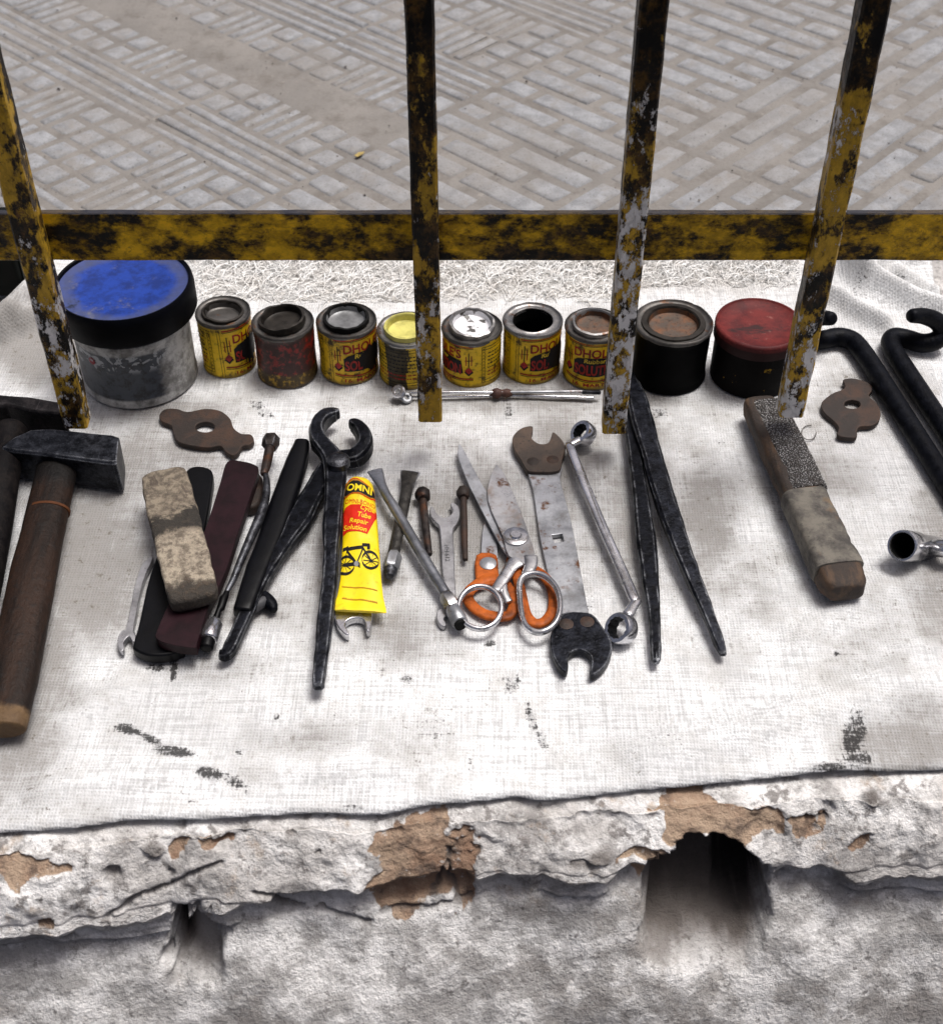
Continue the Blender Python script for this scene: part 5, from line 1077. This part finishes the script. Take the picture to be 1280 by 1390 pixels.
# ---- long black tongs
o = thing('tongs', 'long black forged tongs with slightly open handles, right of the ring spanner', 'tongs', W(8, 900, 500, 0))
sweep('lever', [PT(8, 926, 1146, .008, 14, 12), PT(8, 926, 1128, .008, 22, 18), PT(8, 922, 980, .009, 26, 22), PT(8, 905, 800, .010, 36, 24), PT(8, 885, 620, .011, 42, 26), PT(8, 862, 430, .012, 34, 24), PT(8, 835, 250, .012, 28, 22), PT(8, 818, 120, .011, 26, 20), PT(8, 812, 20, .010, 26, 20), PT(8, 806, -80, .009, 20, 18)], m_black, o, seg=20, k='box', n=4, amp=.0007, fs=90)
sweep('lever', [PT(8, 1220, 1112, .008, 10, 10), PT(8, 1212, 1090, .008, 19, 17), PT(8, 1152, 935, .010, 26, 22), PT(8, 1088, 780, .012, 35, 26), PT(8, 1020, 600, .014, 42, 28), PT(8, 956, 410, .016, 46, 28), PT(8, 905, 230, .018, 44, 26), PT(8, 866, 90, .018, 48, 24), PT(8, 842, -10, .016, 40, 20), PT(8, 816, -100, .013, 18, 16)], m_black2, o, seg=20, k='box', n=4, amp=.0008, fs=90)
# ---- wrapped wooden block
o = thing('wrapped_block', 'square wooden bar wrapped in metal mesh and cloth tape, under the fourth bar', 'bar', W(1, 450, 700, 0))
m = Mat('old_brown_wood'); g1 = m.noise(50, 5, .7, vec=m.stretch(1, .3, 1)); b = m.noise(170, 5, .7)
m_owood = m.fin(m.mix(m.step(g1, .38, .56), (.075, .042, .022), m.mix(b, (.010, .007, .006), (.035, .021, .013))), .75, 0, m.ma('ADD', g1, b), .7, .0015)
ZC = .0165
def wp(t, wpx, hpx=None):
    X, Y = 262 + (672 - 262) * t, 290 + (1165 - 290) * t
    return PT(1, X - 22, Y + 12, ZC, wpx, hpx or wpx * .62)
def wq(t, a, b):
    p, m1, m2 = wp(t, a, b); return (p + Vector((.0045, .001, .0006)), m1, m2)
ts = [0, .03, .2, .4, .6, .8, .93, .985, 1.02]
sweep('wood_core', [wp(t, w_) for t, w_ in zip(ts, (66, 82, 92, 97, 100, 104, 108, 104, 84))], m_owood, o, seg=40, k=4.0, n=4, rend=.2, amp=.0014, fs=70)
m = Mat('metal_mesh_wrap'); vv = m.voro(620); a = m.noise(60, 5, .7); b = m.noise(300, 3)
k = m.mix(m.step(vv, .15, .5), (.62, .61, .60), (.075, .07, .066)); k = m.mix(m.step(a, .45, .65, 0, .7), k, (.05, .042, .036))
m_mesh = m.fin(k, .4, .5, vv, 1., .0022)
sweep('mesh_wrap', [wq(t, w_ - 8, w_ * .62 + 4) for t, w_ in ((.035, 86), (.2, 93), (.4, 98), (.505, 99))], m_mesh, o, seg=40, k=4.5, n=4, rend=.05, amp=.0005, fs=200)
m = Mat('cloth_tape'); a = m.noise(40, 6, .7); b = m.noise(180, 5, .7); k = m.mix(m.step(a, .38, .64), (.15, .136, .112), (.045, .040, .036)); k = m.mix(m.step(b, .55, .7, 0, .6), k, (.03, .026, .022)); k = m.mix(m.step(m.noise(30, 4, w=3), .58, .66, 0, .6), k, (.16, .1, .05))
m_tape = m.fin(k, .8, 0, m.ma('ADD', a, b), .7, .0014)
sweep('tape', [wp(t, w_ + 6, w_ * .62 + 6) for t, w_ in ((.512, 99), (.6, 101), (.7, 102))], m_tape, o, seg=40, k=4.5, n=4, rend=.05, amp=.0008, fs=90)
sweep('tape', [wp(t, w_ + 9, w_ * .62 + 9) for t, w_ in ((.675, 100), (.78, 103), (.87, 107), (.915, 107))], m_tape, o, seg=40, k=4.5, n=4, rend=.05, amp=.0012, fs=90)
# ---- bent rods
def bent(label, path): 
    o = thing('bent_rod', label, 'rod', W(4, *path[len(path) // 2][:2], 0), 'thick black hooked rods at the right end of the cloth')
    sweep('rod', [PT(4, x, y, z, r) for x, y, z, r in path], m_rod, o, seg=20, n=5, rend=.7)
bent('thick black hooked rod curving out from behind the fourth bar', [(388, 596, .038, 56), (330, 590, .032, 62), (230, 600, .022, 66), (120, 650, .012, 68), (110, 730, .009, 70), (210, 772, .009, 72), (330, 762, .009, 74), (450, 742, .009, 76), (560, 772, .009, 77), (640, 860, .009, 78), (740, 1010, .009, 79), (1000, 1420, .009, 82), (1400, 2050, .009, 88)])
bent('thick black rod with raised hook end, outermost at the right', [(1040, 574, .042, 58), (1130, 578, .038, 66), (1230, 620, .030, 72), (1275, 700, .020, 74), (1220, 770, .013, 76), (1110, 790, .010, 76), (980, 755, .009, 76), (890, 745, .009, 77), (862, 790, .009, 77), (900, 880, .009, 78), (1010, 1050, .009, 79), (1280, 1460, .009, 82), (1700, 2120, .009, 88)])
# ---- chrome socket at the right edge
o = thing('tube_spanner', 'shiny chrome tube spanner with round open mouth at the right edge', 'spanner', W(1, 950, 990, 0))
p = W(1, 916, 975, .026); ax = Vector((-.66, -.50, .56)).normalized(); ro = mpx(1, 76, p)
lathe('tube', [(ro * .80, -.03), (ro * .80, -.001), (ro * .84, .0), (ro * .95, .0), (ro, -.0015), (ro, -.022), (ro * .86, -.025), (ro * .86, -.052), (ro * .86, -.07), (.0001, -.07)], p, m_chrome, o, 40, axis=ax, rough='open')
lathe('bore', [(ro * .79, -.0012), (ro * .79, -.034), (.0001, -.035)], p, m_dark, o, 32, axis=ax, rough='open')
q = p - ax * .045; sweep('handle', [(q, ro * .55, ro * .55), (W(1, 1130, 990, .02), ro * .6, ro * .55), (W(1, 1300, 1010, .016), ro * .6, ro * .5)], m_chrome, o, seg=16, n=3)
